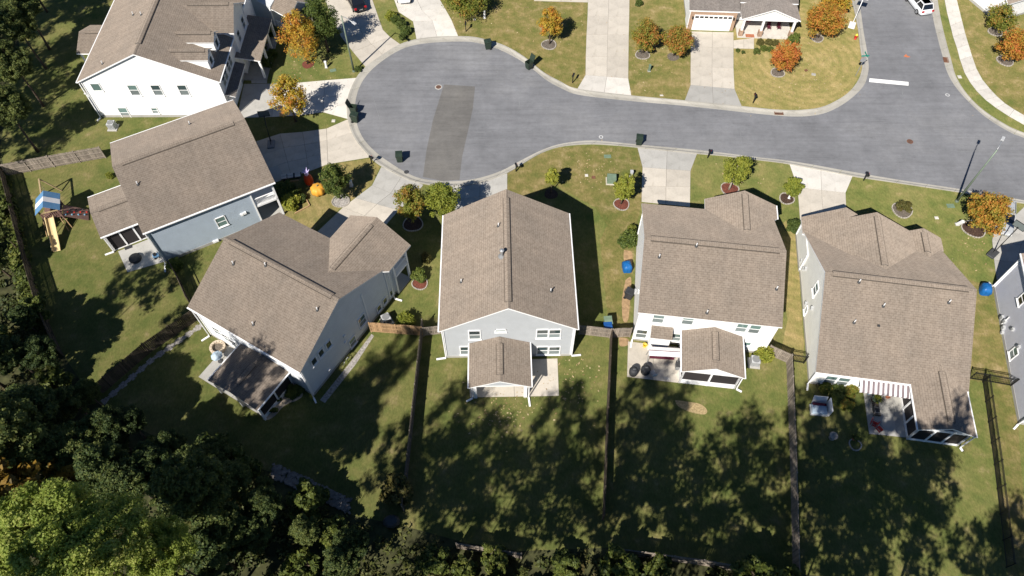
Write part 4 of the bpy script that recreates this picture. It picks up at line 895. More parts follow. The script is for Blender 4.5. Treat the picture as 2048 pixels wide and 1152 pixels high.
shrub('clipped round shrub left end of the porch hedge', (1519, 88), .5, 'leaf_brown', seed=1); shrub('clipped round shrub second in the porch hedge', (1536, 88), .5, 'leaf_brown', seed=2); shrub('clipped round shrub third in the porch hedge', (1550, 90), .5, 'leaf_brown', seed=1)
shrub('dark green bush at the right end of the porch hedge', (1586, 86), .75, 'leaf_green', 1.2, seed=2); shrub('flat green shrub below the porch hedge, left', (1526, 99), .5, 'leaf_green', .7, seed=1); shrub('flat green shrub below the porch hedge, middle', (1540, 101), .45, 'leaf_green', .7, seed=1)
shrub('round green shrub beside the porch walkway', (1511, 107), .5, 'leaf_bush', seed=2); shrub('small green shrub at the driveway edge, first', (1475, 103), .3, 'leaf_bush', seed=1); shrub('small green shrub at the driveway edge, second', (1485, 107), .28, 'leaf_bush', seed=2)
shrub('round dark shrub beside the top driveway edge', (1277, 10), .55, 'leaf_green', seed=1)
for i, (x, y, r, m) in enumerate(((782, 38, .75, 'leaf_yellowgreen'), (793, 46, .7, 'leaf_green'), (803, 56, .7, 'leaf_bush'), (812, 68, .7, 'leaf_green'), (806, 78, .5, 'leaf_bush'))):
    shrub(('leafy shrub at the top of', 'second shrub in', 'middle shrub in', 'fourth shrub in', 'lowest shrub in')[i]+' the bed between the two top driveways', (x, y), r, m, 1.0, seed=i)
for i, (x, y, r, m) in enumerate(((536, 130, .9, 'leaf_bush'), (522, 116, .9, 'leaf_bush'), (528, 96, 1.0, 'leaf_green'), (540, 70, .9, 'leaf_bush'), (545, 112, .7, 'leaf_green'))):
    shrub('dark shrub %s in the shaded bed beside the white house columns' % ('by the walkway', 'behind the first', 'halfway up', 'farthest up', 'at the outer edge')[i], (x, y), r, m, seed=i)
for i, (x, y, r, m) in enumerate(((585, 412, 1.1, 'leaf_yellowgreen'), (575, 385, 1.0, 'leaf_bush'), (592, 395, .8, 'leaf_green'), (566, 400, .9, 'leaf_bush'), (604, 400, .6, 'leaf_bush'))):
    shrub('%s plant in the timber edged bed by the balcony' % ('sunlit yellow green', 'tall dark shaded', 'broad green', 'dark corner', 'small outer')[i], (x, y), r, m, seed=i)
for i, (x, y) in enumerate(((598, 784), (586, 790), (575, 776))): shrub('dark shrub %s in the curved bed behind the diagonal house' % ('nearest the wall', 'at the bed end', 'by the porch screen')[i], (x, y), .6, 'leaf_bush', seed=i)
for i, (x, y) in enumerate(((1650, 778), (1675, 782), (1700, 785), (1672, 800), (1690, 812))): shrub('rambling shrub %s in the bed below the beige house windows' % ('first from the left', 'second from the left', 'by the patio', 'in the shade, upper', 'in the shade, lower')[i], (x, y), .7, 'leaf_bush' if i % 2 else 'leaf_mixed', .7, seed=i)
shrub('dark weedy shrub in the gap between the two left houses', (352, 535), .8, 'leaf_green', seed=1); shrub('pale tuft of ornamental grass beside the long grey fence', (798, 985), 1.3, 'leaf_brown', 1.2, seed=2, leaf=.2); shrub('small potted palm beside the play yard house wall', (222, 355), .4, 'leaf_lime', 1.3, seed=1)
shrub('low weeds at the foot of the streetlight', (717, 142), .5, 'leaf_bush', .8, seed=2)

# woods along the left and bottom edge: five shared crown shapes, every tree its own object
def wood_kind(mat, rx, rz, zc, n, per, leaf, seed, cone=.1, r0=.2, low=-.75, k=.32, fall=.45):
    C = clumps(rx*.82, rz*.85, n, seed, cone, low); Rr = np.random.default_rng(seed).uniform(k*.65, k*1.3, n)*rx*.75
    return leaf_mesh('crown', C+np.array([0, 0, zc]), Rr, per, leaf, mat, .7, seed=seed, fall=fall), trunk_mesh(zc, C, r0, seed, 'bark', 12, 1.0)
K = {'dark': wood_kind('leaf_wood', 3.4, 3.4, 8.5, 170, 150, .16, 21, k=.2), 'dark2': wood_kind('leaf_wood', 2.7, 3.8, 7.0, 140, 130, .15, 22, .3, k=.21),
     'light': wood_kind('leaf_woodlight', 4.4, 2.0, 18, 210, 190, .12, 23, k=.17, r0=.22, low=-.45), 'gold': wood_kind('leaf_gold', 2.4, 3.0, 6.5, 44, 120, .3, 24),
     'pine': wood_kind('leaf_pine', 3.0, 5.0, 17, 46, 60, .4, 25, .5, .2, k=.26), 'tall': wood_kind('leaf_wood', 3.8, 5.0, 15, 130, 110, .22, 26, .15, .25, k=.2), 'low': wood_kind('leaf_weeds', 1.5, 1.3, 1.6, 26, 110, .2, 27), 'thin': wood_kind('leaf_pine', 4.0, 4.6, 17, 42, 105, .2, 28, .25, .13, k=.31, fall=.75), 'thin2': wood_kind('leaf_wood', 4.2, 4.0, 17, 36, 115, .2, 29, .2, .13, k=.33, fall=.75)}
NM = {'dark': 'broadleaf_tree', 'dark2': 'broadleaf_tree', 'light': 'broadleaf_tree', 'gold': 'golden_tree', 'pine': 'pine_tree', 'tall': 'broadleaf_tree', 'thin': 'pine_tree', 'thin2': 'pine_tree', 'low': 'understorey_bush'}
def wood(kind, xy, s, label, group, zs=1.0, rz=None):
    t = thing(NM[kind], label, 'bush' if kind == 'low' else 'tree', (xy[0], xy[1], 0), random.uniform(0, 6.28) if rz is None else rz, group)
    t.scale = (s, s, s*zs); put('crown', K[kind][0], t); put('trunk', K[kind][1], t); return t
rw = random.Random(5)
def inside(poly, x, y):
    c = False; j = len(poly)-1
    for i in range(len(poly)):
        (xi, yi), (xj, yj) = poly[i], poly[j]
        if (yi > y) != (yj > y) and x < (xj-xi)*(y-yi)/(yj-yi)+xi: c = not c
        j = i
    return c
EDGE = [(p.x, p.y) for p in gp([(-330, 1400), (-330, 100), (-60, -20), (20, -30), (24, 100), (0, 200), (-8, 300), (4, 360), (24, 440), (60, 560), (96, 670), (130, 740), (186, 830), (265, 880), (350, 905), (470, 932), (560, 968), (690, 1050), (800, 1065), (930, 1100), (1040, 1118), (1225, 1112), (1560, 1165), (1900, 1190), (1900, 1400)])]
xs = [p[0] for p in EDGE]; ys = [p[1] for p in EDGE]
def scatter(n, rnd):
    out = []
    while len(out) < n:
        x, y = rnd.uniform(min(xs), max(xs)), rnd.uniform(min(ys), max(ys))
        if inside(EDGE, x, y): out.append((x, y))
    return out
# ground cover of weeds and brush, nobody could count it
npr = np.random.default_rng(3); cc = np.array([(x, y, 0) for x, y in scatter(1500, random.Random(9))], float)
cc[:, 2] = npr.uniform(.1, .7, len(cc))
ug = put('undergrowth', leaf_mesh('undergrowth', cc, npr.uniform(.4, 1.2, len(cc)), 50, .22, 'leaf_brush', .6, seed=4)); stuff(ug); ug['label'] = 'tangled undergrowth covering the floor of the woods'; ug['category'] = 'undergrowth'
wc = np.array([tuple(G(x+random.uniform(-14, 10), y, random.uniform(.1, .5))) for x, y in [(i*.9, 352+i*3.6) for i in range(0, 100)] for _ in range(3)])
wd = put('weeds', leaf_mesh('weeds', wc, np.full(len(wc), .6), 45, .26, 'leaf_weeds', .6, seed=5, up=.9)); stuff(wd); wd['label'] = 'sunlit weeds along the outer side of the curved fence'; wd['category'] = 'weeds'

GW = 'woodland trees around the yards'
def at(px, z): p = G(px[0], px[1], z); return (p.x, p.y)
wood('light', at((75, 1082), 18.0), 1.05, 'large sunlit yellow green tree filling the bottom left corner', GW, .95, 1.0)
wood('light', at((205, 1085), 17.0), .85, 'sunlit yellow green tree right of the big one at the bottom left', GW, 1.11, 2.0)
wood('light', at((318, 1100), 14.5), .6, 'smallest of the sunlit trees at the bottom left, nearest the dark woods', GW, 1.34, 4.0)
wood('gold', at((20, 985), 8.0), 1.15, 'golden brown autumn tree at the left edge above the bright corner tree', GW, 1.1)
wood('gold', at((40, 915), 5.5), .9, 'brownish autumn tree at the left edge, upper of two', GW)
# dark trees in the woods below and left of the yards (seen from above as one shaded mass)
n = 0
spots = []
rr = random.Random(17)
for x, y in scatter(700, rr):
    px, py = PX((x, y, 6))
    if not (-120 < px < 1650 and 250 < py < 1260): continue
    if px < 330 and py > 985: continue
    lim = 2.6 if py > 640 else 2.9
    if all((x-a)**2+(y-b)**2 > lim**2 for a, b, _ in spots): spots.append((x, y, py))
for i, (x, y, py) in enumerate(spots):
    px, _ = PX((x, y, 6))
    edge = any(not inside(EDGE, x+2.2*math.cos(a), y+2.2*math.sin(a)) for a in (0, .8, 1.6, 2.4, 3.2, 4, 4.8, 5.6))
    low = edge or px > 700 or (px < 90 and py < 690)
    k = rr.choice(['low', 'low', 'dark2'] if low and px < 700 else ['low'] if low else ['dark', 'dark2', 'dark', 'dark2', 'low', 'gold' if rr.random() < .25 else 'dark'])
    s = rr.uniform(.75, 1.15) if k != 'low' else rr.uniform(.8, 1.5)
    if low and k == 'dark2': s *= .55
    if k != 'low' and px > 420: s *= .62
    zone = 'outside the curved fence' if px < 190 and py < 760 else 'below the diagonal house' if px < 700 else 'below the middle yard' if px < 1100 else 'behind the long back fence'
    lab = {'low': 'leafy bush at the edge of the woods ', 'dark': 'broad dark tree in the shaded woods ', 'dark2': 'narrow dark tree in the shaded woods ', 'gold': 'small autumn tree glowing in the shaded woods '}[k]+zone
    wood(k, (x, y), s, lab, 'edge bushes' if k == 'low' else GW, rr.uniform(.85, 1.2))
for i, (q, sc, kk) in enumerate((((205, 850), .62, 'dark'), ((285, 900), .6, 'dark2'), ((385, 925), .62, 'dark'), ((120, 790), .62, 'dark2'), ((70, 700), .55, 'dark'), ((150, 880), .7, 'dark'), ((240, 950), .75, 'dark'), ((340, 985), .75, 'dark2'), ((455, 960), .6, 'dark'), ((520, 1010), .55, 'dark'), ((60, 830), .7, 'dark2'), ((95, 900), .75, 'dark'), ((430, 1050), .7, 'dark'), ((600, 1050), .55, 'dark2'), ((700, 1085), .5, 'dark'), ((30, 620), .5, 'dark2'), ((330, 875), .55, 'dark2'), ((420, 905), .5, 'dark'), ((250, 838), .5, 'dark'), ((160, 770), .5, 'dark2'), ((300, 930), .6, 'dark'), ((180, 910), .6, 'dark2'))):
    wood(kk, at(q, 5.5*sc/.62), sc, 'low dark green tree at the inner edge of the woods below the diagonal fence', 'inner edge trees', .95)
# tall trees just outside the frame: their shadows lie across the yards
SX, SY = math.sin(R(SUN_AZ))/math.tan(R(SUN_EL)), math.cos(R(SUN_AZ))/math.tan(R(SUN_EL))
def shade(px, s=1.0, kind='pine', zmin=0):
    p = G(*px); r = 3.6*s; z0 = 17.0; kind = ('thin', 'thin2')[int(px[0]+px[1]) % 2]
    z = max(16, zmin, (p.y+r*1.15-12.7)/.714)
    wood(kind, (p.x-SX*z, p.y-SY*z), s, 'tall tree standing beyond the yards with its shadow across the lawn', 'tall trees beyond the yards', z/(z0*s))
for q in ((905, 835, .8), (955, 900, .8), (870, 930, 1.0), (1000, 965, 1.1), (1110, 850, .75), (1165, 905, .9), (1120, 1000, 1.1), (900, 1020, 1.1), (1280, 815, .8), (1340, 850, .7), (1290, 920, 1.1), (1250, 1020, 1.0), (1370, 975, 1.0), (1400, 1050, 1.0), (1480, 905, .9), (1535, 960, .9), (1500, 1060, 1.0),
          (1640, 850, 1.0), (1720, 880, 1.0), (1800, 910, 1.0), (1670, 950, 1.1), (1750, 990, 1.0), (1635, 1050, 1.1), (1720, 1090, 1.0), (1860, 950, .8), (1850, 1060, .9), (1885, 860, .75), (1990, 1110, .9), (2040, 1080, .8)):
    shade(q[:2], q[2])
for q in ((790, 730, .6), (710, 790, .7), (790, 900, .6)):
    shade(q[:2], q[2], 'pine' if q[0] % 3 else 'tall')
for q in ((335, 545, .8), (190, 640, .7), (350, 660, .6), (250, 560, .6), (70, 190, 1.1), (40, 60, 1.2), (120, 250, .9), (110, 110, .9), (20, 140, 1.1), (30, 260, 1.0), (150, 20, .8), (90, 290, .7)):
    p = G(q[0], q[1]); z = 17; k = 'thin' if q[1] > 300 else 'thin2'
    wood(k, (p.x-SX*z, p.y-SY*z), q[2], 'tall tree standing beyond the yards with its shadow across the lawn', 'tall trees beyond the yards', z/((15 if k == 'tall' else 17)*q[2]))
for q in ((470, 765), (520, 745), (440, 735)):
    p = G(q[0], q[1], 3); z = 21
    wood('thin2', (p.x-SX*(z-3), p.y-SY*(z-3)), .62, 'tall tree standing beyond the yards with its shadow across the lawn', 'tall trees beyond the yards', z/(17*.62))
for i, q in enumerate(((18, 120), (30, 40), (8, 210), (36, 5))):
    wood('dark', at(q, 7), .8, 'dark tree at the upper left edge, %s' % ('third from the top', 'second from the top', 'lowest of four', 'topmost of four')[i], GW)
# tall trees off the left side, shading the left yards and the top left lawn
for x, y, s in ((-66, 60, 1.0), (-72, 66, 1.2), (-67, 70, 1.0), (-68, 78, 1.1), (-74, 84, 1.2), (-62, 84, 1.0), (-64, 6, 1.1), (-56, -2, 1.0), (-54, 10, 1.0), (-80, 60, 1.2), (-64, 92, 1.1)):
    wood('thin2' if int(y) % 4 else 'thin', (x, y), s, 'tall tree standing beyond the yards with its shadow across the lawn', 'tall trees beyond the yards', rw.uniform(.95, 1.2))
# rip-rap strip in the trees
mb = MB(); P = resample(gp([(548, 942), (600, 965), (650, 990), (698, 1012)]), 60)
for p in P:
    for k in range(14):
        c = p+Vector((random.uniform(-.15, .15), random.uniform(-.62, .62), 0)); s = random.uniform(.07, .16)
        mb.box((c.x, c.y, .04+s*.3), (s*1.5, s*1.2, s), random.uniform(0, 3))
o = stuff(mb.build('gravel_drain', 'gravel_stone')); o['label'] = 'stone filled drainage strip at the edge of the woods'; o['category'] = 'gravel'

# ---------------------------------------------------------------- street furniture
def base_at(px, rz=0): return G(*px, 0), rz
def lamp(label, px, top_px, arm_px, face):
    B = G(*px); t = thing('street_lamp', label, 'street lamp', B); h = rise(px, top_px)
    MB().tube([(0, 0, 0), (0, 0, h*.5), (0, 0, h)], [.13, .1, .07], 10).build('pole', 'lamp_green', t, True)
    MB().lathe([(.2, 0), (.2, .1), (.15, .25)], 12).build('base', 'lamp_green', t)
    a = G(arm_px[0], arm_px[1], h+.3)-B; d = Vector((a.x, a.y, 0))
    MB().tube([(0, 0, h-.1), (d.x*.3, d.y*.3, h+.18), (d.x, d.y, h+.3)], .04, 8).build('arm', 'galvanised', t, True)
    o = MB().box((0, 0, 0), (.62, .3, .14)).build('lamp_head', 'light_grey', t, loc=(d.x, d.y, h+.28), rz=math.atan2(d.y, d.x)); bevel(o, .04)
lamp('tall green street lamp leaning over the junction at the right', (1913, 403), (1992, 299), (2006, 277), 0)
lamp('tall green street lamp beside the turning circle at the upper left', (708, 143), (682, 32), (708, 46), 0)
def cart(label, px, rz, mat='bin_green', open_=False, group='wheeled refuse carts'):
    t = thing('wheeled_cart', label, 'trash cart', G(*px, 0), R(rz), group); t.scale = (1.15, 1.15, 1.1)
    w0, w1, d0, d1, h = .5, .62, .55, .72, 1.0
    mb = MB(); vs = [(sx*w/2, sy*d/2+o, z) for w, d, z, o in ((w0, d0, .08, 0), (w1, d1, h, 0)) for sx, sy in ((-1, -1), (1, -1), (1, 1), (-1, 1))]
    fs = [(3, 2, 1, 0)]+[(i, (i+1) % 4, 4+(i+1) % 4, 4+i) for i in range(4)]
    vi = [(sx*(w1/2-.04), sy*(d1/2-.04), z) for z in (h, .3) for sx, sy in ((-1, -1), (1, -1), (1, 1), (-1, 1))]
    mb.add(vs, fs); n = 8; mb.add(vs[4:]+vi, [(i, (i+1) % 4, 4+(i+1) % 4, 4+i) for i in range(4)]+[(4+i, 4+(i+1) % 4, 8+(i+1) % 4, 8+i) for i in range(4)]+[(8, 9, 10, 11)])
    mb.build('bin_body', mat, t, recalc=False)
    MB().box((0, 0, h-.03), (w1+.06, d1+.06, .06)).build('rim', mat, t) if not open_ else None
    L = MB().add([(-w1/2-.03, -d1/2-.05, 0), (w1/2+.03, -d1/2-.05, 0), (w1/2+.03, d1/2, .06), (-w1/2-.03, d1/2, .06), (-w1/2-.03, -d1/2-.05, .04), (w1/2+.03, -d1/2-.05, .04), (w1/2, 0, .12), (-w1/2, 0, .12), (w1/2+.03, d1/2, .1), (-w1/2-.03, d1/2, .1)],
      [(0, 1, 2, 3), (4, 5, 6, 7), (7, 6, 8, 9), (0, 4, 5, 1), (3, 2, 8, 9), (1, 5, 6, 8, 2), (0, 3, 9, 7, 4)])
    lid_ = L.build('lid', mat if not label.startswith('blue') else 'bin_blue', t, loc=(0, 0, h+.02))
    if open_: lid_.rotation_euler = (R(-115), 0, 0); lid_.location = (0, d1/2+.05, h+.3)
    MB().tube([(-.24, d1/2+.08, h-.06), (.24, d1/2+.08, h-.06)], .022, 6).build('handle', mat, t)
    for sx in (-1, 1): MB().tube([(sx*.24, .26, .12), (sx*.31, .26, .12)], .12, 12).build('wheel', 'tyre', t)
cart('green wheeled cart at the top of the turning circle kerb', (976, 97), -80); cart('green wheeled cart with its lid thrown open right of the turning circle', (1058, 137), -50, open_=True)
cart('green wheeled cart with open lid, upper of a pair on the left kerb', (709, 226), 80, open_=True); cart('green wheeled cart with closed lid, lower of a pair on the left kerb', (711, 243), 80)
cart('green wheeled cart standing in the road at the bottom of the circle', (800, 322), 5); cart('green wheeled cart at the kerb above the white house driveway', (1277, 288), -8)
cart('pale green wheeled cart behind the arched gate fence', (1214, 652), 5, 'box_green'); cart('blue lidded recycling cart behind the arched gate fence', (1214, 664), 5, 'bin_blue')
cart('dark cart lying in the side yard of the white house', (1257, 595), 60, 'tarp_dark')
def mailbox(label, px, rz, mat='black_metal'):
    t = thing('mailbox', label, 'mailbox', G(*px, 0), R(rz), 'kerbside mailboxes')
    MB().box((0, 0, .55), (.1, .1, 1.1)).build('post', mat, t); MB().box((0, -.1, 1.03), (.1, .5, .08)).build('arm', mat, t)
    mb = MB(); pr = [(-.11, 0), (.11, 0), (.11, .14), (.07, .22), (-.07, .22), (-.11, .14)]
    vs = [(x, y, 1.08+z) for y in (-.38, .16) for x, z in pr]; mb.add(vs, [tuple(range(5, -1, -1)), tuple(range(6, 12))]+[(i, (i+1) % 6, 6+(i+1) % 6, 6+i) for i in range(6)]); mb.build('box', mat, t)
    MB().box((.125, -.1, 1.3), (.015, .04, .18)).build('flag', 'red_paint', t); MB().bar((0, -.02, .7), (0, -.28, 1.0), .06).build('brace', mat, t)
for px, rz, l in (((932, 63), 180, 'beside the second top driveway'), ((1145, 166), 160, 'left of the wide white apron'), ((1506, 206), 180, 'on the corner lawn kerb'), ((744, 328), 60, 'between two driveways on the left of the circle'), ((1032, 343), 20, 'on the kerb right of the circle'), ((1415, 316), 0, 'right of the white house driveway'), ((1727, 361), 0, 'right of the beige house driveway')):
    mailbox('dark mailbox on a post '+l, px, rz)
def pedestal(label, px, h, w, mat, tilt=0):
    t = thing('utility_pedestal', label, 'utility box', G(*px, 0))
    o = MB().box((0, 0, h/2), (w, w, h)).build('housing', mat, t); bevel(o, .02); o.rotation_euler = (R(tilt), R(tilt), 0)
    MB().box((0, 0, h+.01), (w+.04, w+.04, .05)).build('cap', mat, t).rotation_euler = (R(tilt), R(tilt), 0); MB().box((0, 0, .03), (w+.12, w+.12, .06)).build('pad', 'concrete_grey', t)
pedestal('white utility pedestal beside the red mulch bed', (653, 135), .9, .24, 'white_plastic'); pedestal('white utility pedestal at the top edge lawn', (969, 36), 1.0, .22, 'white_plastic'); pedestal('grey green utility pedestal left of the garage driveway', (1298, 142), .9, .25, 'box_green')
pedestal('white utility pedestal beside the large bed by the parked car', (1914, 449), .8, .28, 'white_plastic', 14); pedestal('white pedestal half hidden by the transformer tree', (1262, 352), .8, .3, 'light_grey'); pedestal('white meter pedestal in the shade of the pumpkin tree', (703, 372), .9, .3, 'white_plastic')
t = thing('transformer_box', 'square green transformer box on a pad beside the orange tipped tree', 'utility box', G(1222, 363), R(-3))
o = MB().box((0, 0, .42), (.95, .85, .75)).build('cabinet', 'box_green', t); bevel(o, .03); MB().box((0, 0, .04), (1.15, 1.1, .09)).build('pad', 'concrete_tan', t); MB().box((0, -.05, .82), (1.0, .9, .06)).build('lid', 'box_green', t)
t = thing('fire_hydrant', 'red fire hydrant with a yellow cap beside the corner kerb', 'fire hydrant', G(1710, 78))
MB().lathe([(.17, 0), (.17, .06), (.12, .08), (.12, .5), (.15, .54), (.15, .6), (.1, .7), (.03, .76)], 12).build('barrel', 'red_paint', t, True); MB().lathe([(.16, .56), (.15, .66), (.08, .74), (.04, .8)], 12).build('cap', 'yellow_paint', t)
for a, b in (((-.22, 0, .42), (.22, 0, .42)), ((0, -.22, .42), (0, .1, .42))): MB().tube([a, b], .06, 8).build('outlet', 'red_paint', t)
t = thing('street_sign', 'stop sign post with a green street name blade at the corner', 'street sign', G(1711, 152))
h = 3.0; MB().box((0, 0, h/2), (.06, .06, h)).build('post', 'galvanised', t); MB().box((0, 0, h+.08), (.95, .03, .18), R(4)).build('name_blade', 'sign_green', t); MB().box((0, 0, h+.3), (.03, .95, .18), R(4)).build('name_blade', 'sign_green', t)
mb = MB(); a8 = [(.38*math.cos(R(22.5+45*k)), .38*math.sin(R(22.5+45*k))) for k in range(8)]
mb.add([(x, y, 2.45+z) for y in (.06, .085) for x, z in a8], [tuple(range(7, -1, -1)), tuple(range(8, 16))]+[(i, (i+1) % 8, 8+(i+1) % 8, 8+i) for i in range(8)]); sp = mb.build('stop_plate', 'red_paint', t)
def word(txt, size, parent, loc, rot, mat, name='lettering'):
    cu = bpy.data.curves.new(name, 'FONT'); cu.body = txt; cu.size = size; cu.align_x = 'CENTER'; cu.align_y = 'CENTER'; cu.extrude = .003
    o = bpy.data.objects.new(name, cu); COL.objects.link(o); o.parent = parent; o.location = loc; o.rotation_euler = rot; cu.materials.append(MT[mat]); return o
MB().prism([(x*.99, z*.99) for x, z in a8], -.004, .004).build('back_plate', 'galvanised', t, loc=(0, .052, 2.45)).rotation_euler = (R(90), 0, 0)
lt = word('STOP', .26, sp, (0, .09, 2.45), (R(90), 0, R(180)), 'white_paint')
def hoop(label, px, rz, h=3.05, base='dark_grey', pole='black_metal', reach=.9, lean=.5):
    t = thing('basketball_hoop', label, 'basketball hoop', G(*px, 0), R(rz))
    o = MB().box((0, -.55, .12), (.8, 1.25, .22)).build('base', base, t); bevel(o, .07, 3)
    MB().tube([(0, -.15, .2), (0, .0, 1.2), (0, lean*.6, 2.3), (0, reach, h+.15)], .055, 8).build('pole', pole, t, True); MB().tube([(0, -.7, .2), (0, -.02, 1.1)], .03, 6).build('brace', pole, t)
    bo = MB()
    for x in (-.6, .6): bo.box((x, reach+.1, h+.3), (.05, .05, .8))
    for z in (-.08, .7): bo.box((0, reach+.1, h+z), (1.25, .05, .05))
    for x in (-.24, .24): bo.box((x, reach+.12, h+.22), (.04, .03, .4))
    bo.box((0, reach+.12, h+.42), (.5, .03, .04)); bo = bo.build('backboard', pole, t)
    MB().box((0, reach+.1, h+.3), (1.18, .015, .75)).build('panel', 'glass_screen', bo)
    MB().tube([(.23*math.cos(R(a)), reach+.42+.23*math.sin(R(a)), h) for a in range(0, 361, 24)], .014, 6, caps=False).build('rim', 'red_paint', t)
    nt_ = MB()
    for k in range(12): a, b = R(k*30), R(k*30+40); nt_.bar((.22*math.cos(a), reach+.42+.22*math.sin(a), h), (.13*math.cos(b), reach+.42+.13*math.sin(b), h-.42), .012)
    stuff(nt_.build('net', 'white_plastic', t))
hoop('black basketball hoop on a weighted base beside the right-hand driveway', (1990, 503), -50, reach=1.1, lean=.9); hoop('basketball hoop standing in the shade beside the left driveways', (543, 283), 8, base='mid_grey')
hoop('white basketball hoop with grey base on the corner lawn kerb', (1705, 47), -25, base='white_plastic', pole='white_plastic', reach=1.0, lean=.7)

# ---------------------------------------------------------------- vehicles
def car(label, pos, rz, paint, L=4.6, W=1.85, Hh=1.65, suv=True, cat='car'):
    t = thing('parked_car', label, cat, pos, R(rz)); hw = W/2
    st = [(-L/2, .82, .42, .78), (-L/2+.12, .92, .3, .95), (-L/2+.5, .98, .24, 1.02), (-L*.2, 1, .22, 1.02), (L*.12, 1, .22, 1.0), (L*.28, .98, .24, .95), (L/2-.35, .93, .28, .84), (L/2-.1, .86, .34, .72), (L/2, .76, .42, .62)]
    mb = MB(); vs = []; fs = []; n = 10
    for x, k, z0, z1 in st:
        w = hw*k; m = z0+(z1-z0)*.55
        for y, z in ((-w*.85, z0), (-w*.97, z0+.12), (-w, m), (-w*.95, z1-.06), (-w*.8, z1), (w*.8, z1), (w*.95, z1-.06), (w, m), (w*.97, z0+.12), (w*.85, z0)): vs.append((x, y, z))
    for i in range(len(st)-1):
        for k in range(n): fs.append((i*n+k, i*n+(k+1) % n, (i+1)*n+(k+1) % n, (i+1)*n+k))
    fs += [tuple(range(n-1, -1, -1)), tuple(range((len(st)-1)*n, len(st)*n))]; mb.add(vs, fs); mb.build('body', paint, t, True)
    xr, xf = (-L/2+.25, L*.2) if suv else (-L*.36, L*.22); tr, tf = (-L/2+.6, L*.02) if suv else (-L*.2, L*.03); zb, zt = .98, Hh-.06
    bw, tw = hw*.9, hw*.72
    def quad(name, q, th=.0, mat='glass_black'): MB().add(q, [tuple(range(len(q)))]).build(name, mat, t)
    MB().add([(xr, -bw, zb), (xf, -bw, zb), (xf, bw, zb), (xr, bw, zb), (tr, -tw, zt), (tf, -tw, zt), (tf, tw, zt), (tr, tw, zt)], [(0, 1, 5, 4), (1, 2, 6, 5), (2, 3, 7, 6), (3, 0, 4, 7)]).build('pillar_frame', paint, t)
    o = MB().prism([(tr-.05, -tw*.98), (tf+.05, -tw*.98), (tf+.08, 0), (tf+.05, tw*.98), (tr-.05, tw*.98)], zt-.02, zt+.05).build('roof', paint, t); bevel(o, .025)
    def inset(a, b, c, d, k=.1, push=.012):
        P = [Vector(p) for p in (a, b, c, d)]; ce = sum(P, Vector())/4; nr = (P[1]-P[0]).cross(P[3]-P[0]).normalized()
        if nr.dot(ce-Vector((0, 0, zb))) < 0: nr = -nr
        return [p+(ce-p)*k+nr*push for p in P]
    quad('windshield', inset((xf, -bw, zb), (xf, bw, zb), (tf, tw, zt), (tf, -tw, zt), .08)); quad('rear_window', inset((xr, -bw, zb), (xr, bw, zb), (tr, tw, zt), (tr, -tw, zt), .1))
    for s in (-1, 1):
        xm, tm = (xr+xf)/2, (tr+tf)/2
        quad('side_window', inset((xr, s*bw, zb), (xm, s*bw, zb), (tm, s*tw, zt), (tr, s*tw, zt))); quad('side_window', inset((xm, s*bw, zb), (xf, s*bw, zb), (tf, s*tw, zt), (tm, s*tw, zt)))
        MB().box((L/2-.16, s*hw*.66, .66), (.2, .34, .14)).build('headlight', 'white_plastic', t); MB().box((-L/2+.06, s*hw*.74, .86), (.16, .3, .2)).build('tail_light', 'tail_red', t)
        MB().box((xf-.15, s*(hw+.08), 1.05), (.12, .18, .14)).build('mirror', paint, t)
        for x in (-L*.3, L*.31):
            w = MB().tube([(x, s*(hw-.2), .34), (x, s*(hw+.02), .34)], .34, 18).build('wheel', 'tyre', t); MB().tube([(x, s*(hw-.02), .34), (x, s*(hw+.035), .34)], .21, 14).build('rim', 'galvanised', w)
    if suv:
        for s in (-1, 1): MB().bar((tr+.1, s*tw*.85, zt+.1), (tf-.1, s*tw*.85, zt+.1), .04, .04).build('roof_rack', 'black_metal', t)
    MB().box((-L/2+.02, 0, .62), (.04, .5, .13)).build('number_plate', 'white_paint', t); MB().box((0, 0, .3), (L*.8, W*.82, .16)).build('underbody', 'tyre', t)
    return t
bpy.context.view_layer.update()
me = bpy.data.meshes.new_from_object(lt); lo = put('lettering', me, sp, lt.location); lo.rotation_euler = lt.rotation_euler; bpy.data.objects.remove(lt)
p = G(1853, 38); car('white sport utility car with dark roof glass parked at the side street kerb', (p.x-.5, p.y+2.6, 0), 101, 'car_white', 4.6, 1.85, 1.65)
for o in [x for x in bpy.data.objects if x.name.startswith('roof') and x.parent and x.parent.name == 'parked_car']: MB().box((-.85, 0, 1.655), (1.5, .95, .012)).build('sunroof', 'glass_black', o.parent)
p = G(722, 27); car('black car with red tail lights parked on the top left driveway', (p.x-.9, p.y+2.0, 0), 116, 'car_black', 4.6, 1.85, 1.55, False)
p = G(808, 11); car('white car nosing into view on the top driveway', (p.x-.2, p.y+2.2, 0), -82, 'car_white', 4.6, 1.85, 1.5, False)
p = G(2004, 452); car('silver car under the orange tree on the right-hand driveway', (p.x+.1, p.y+.6, 0), -112, 'car_silver', 4.7, 1.9, 1.6)

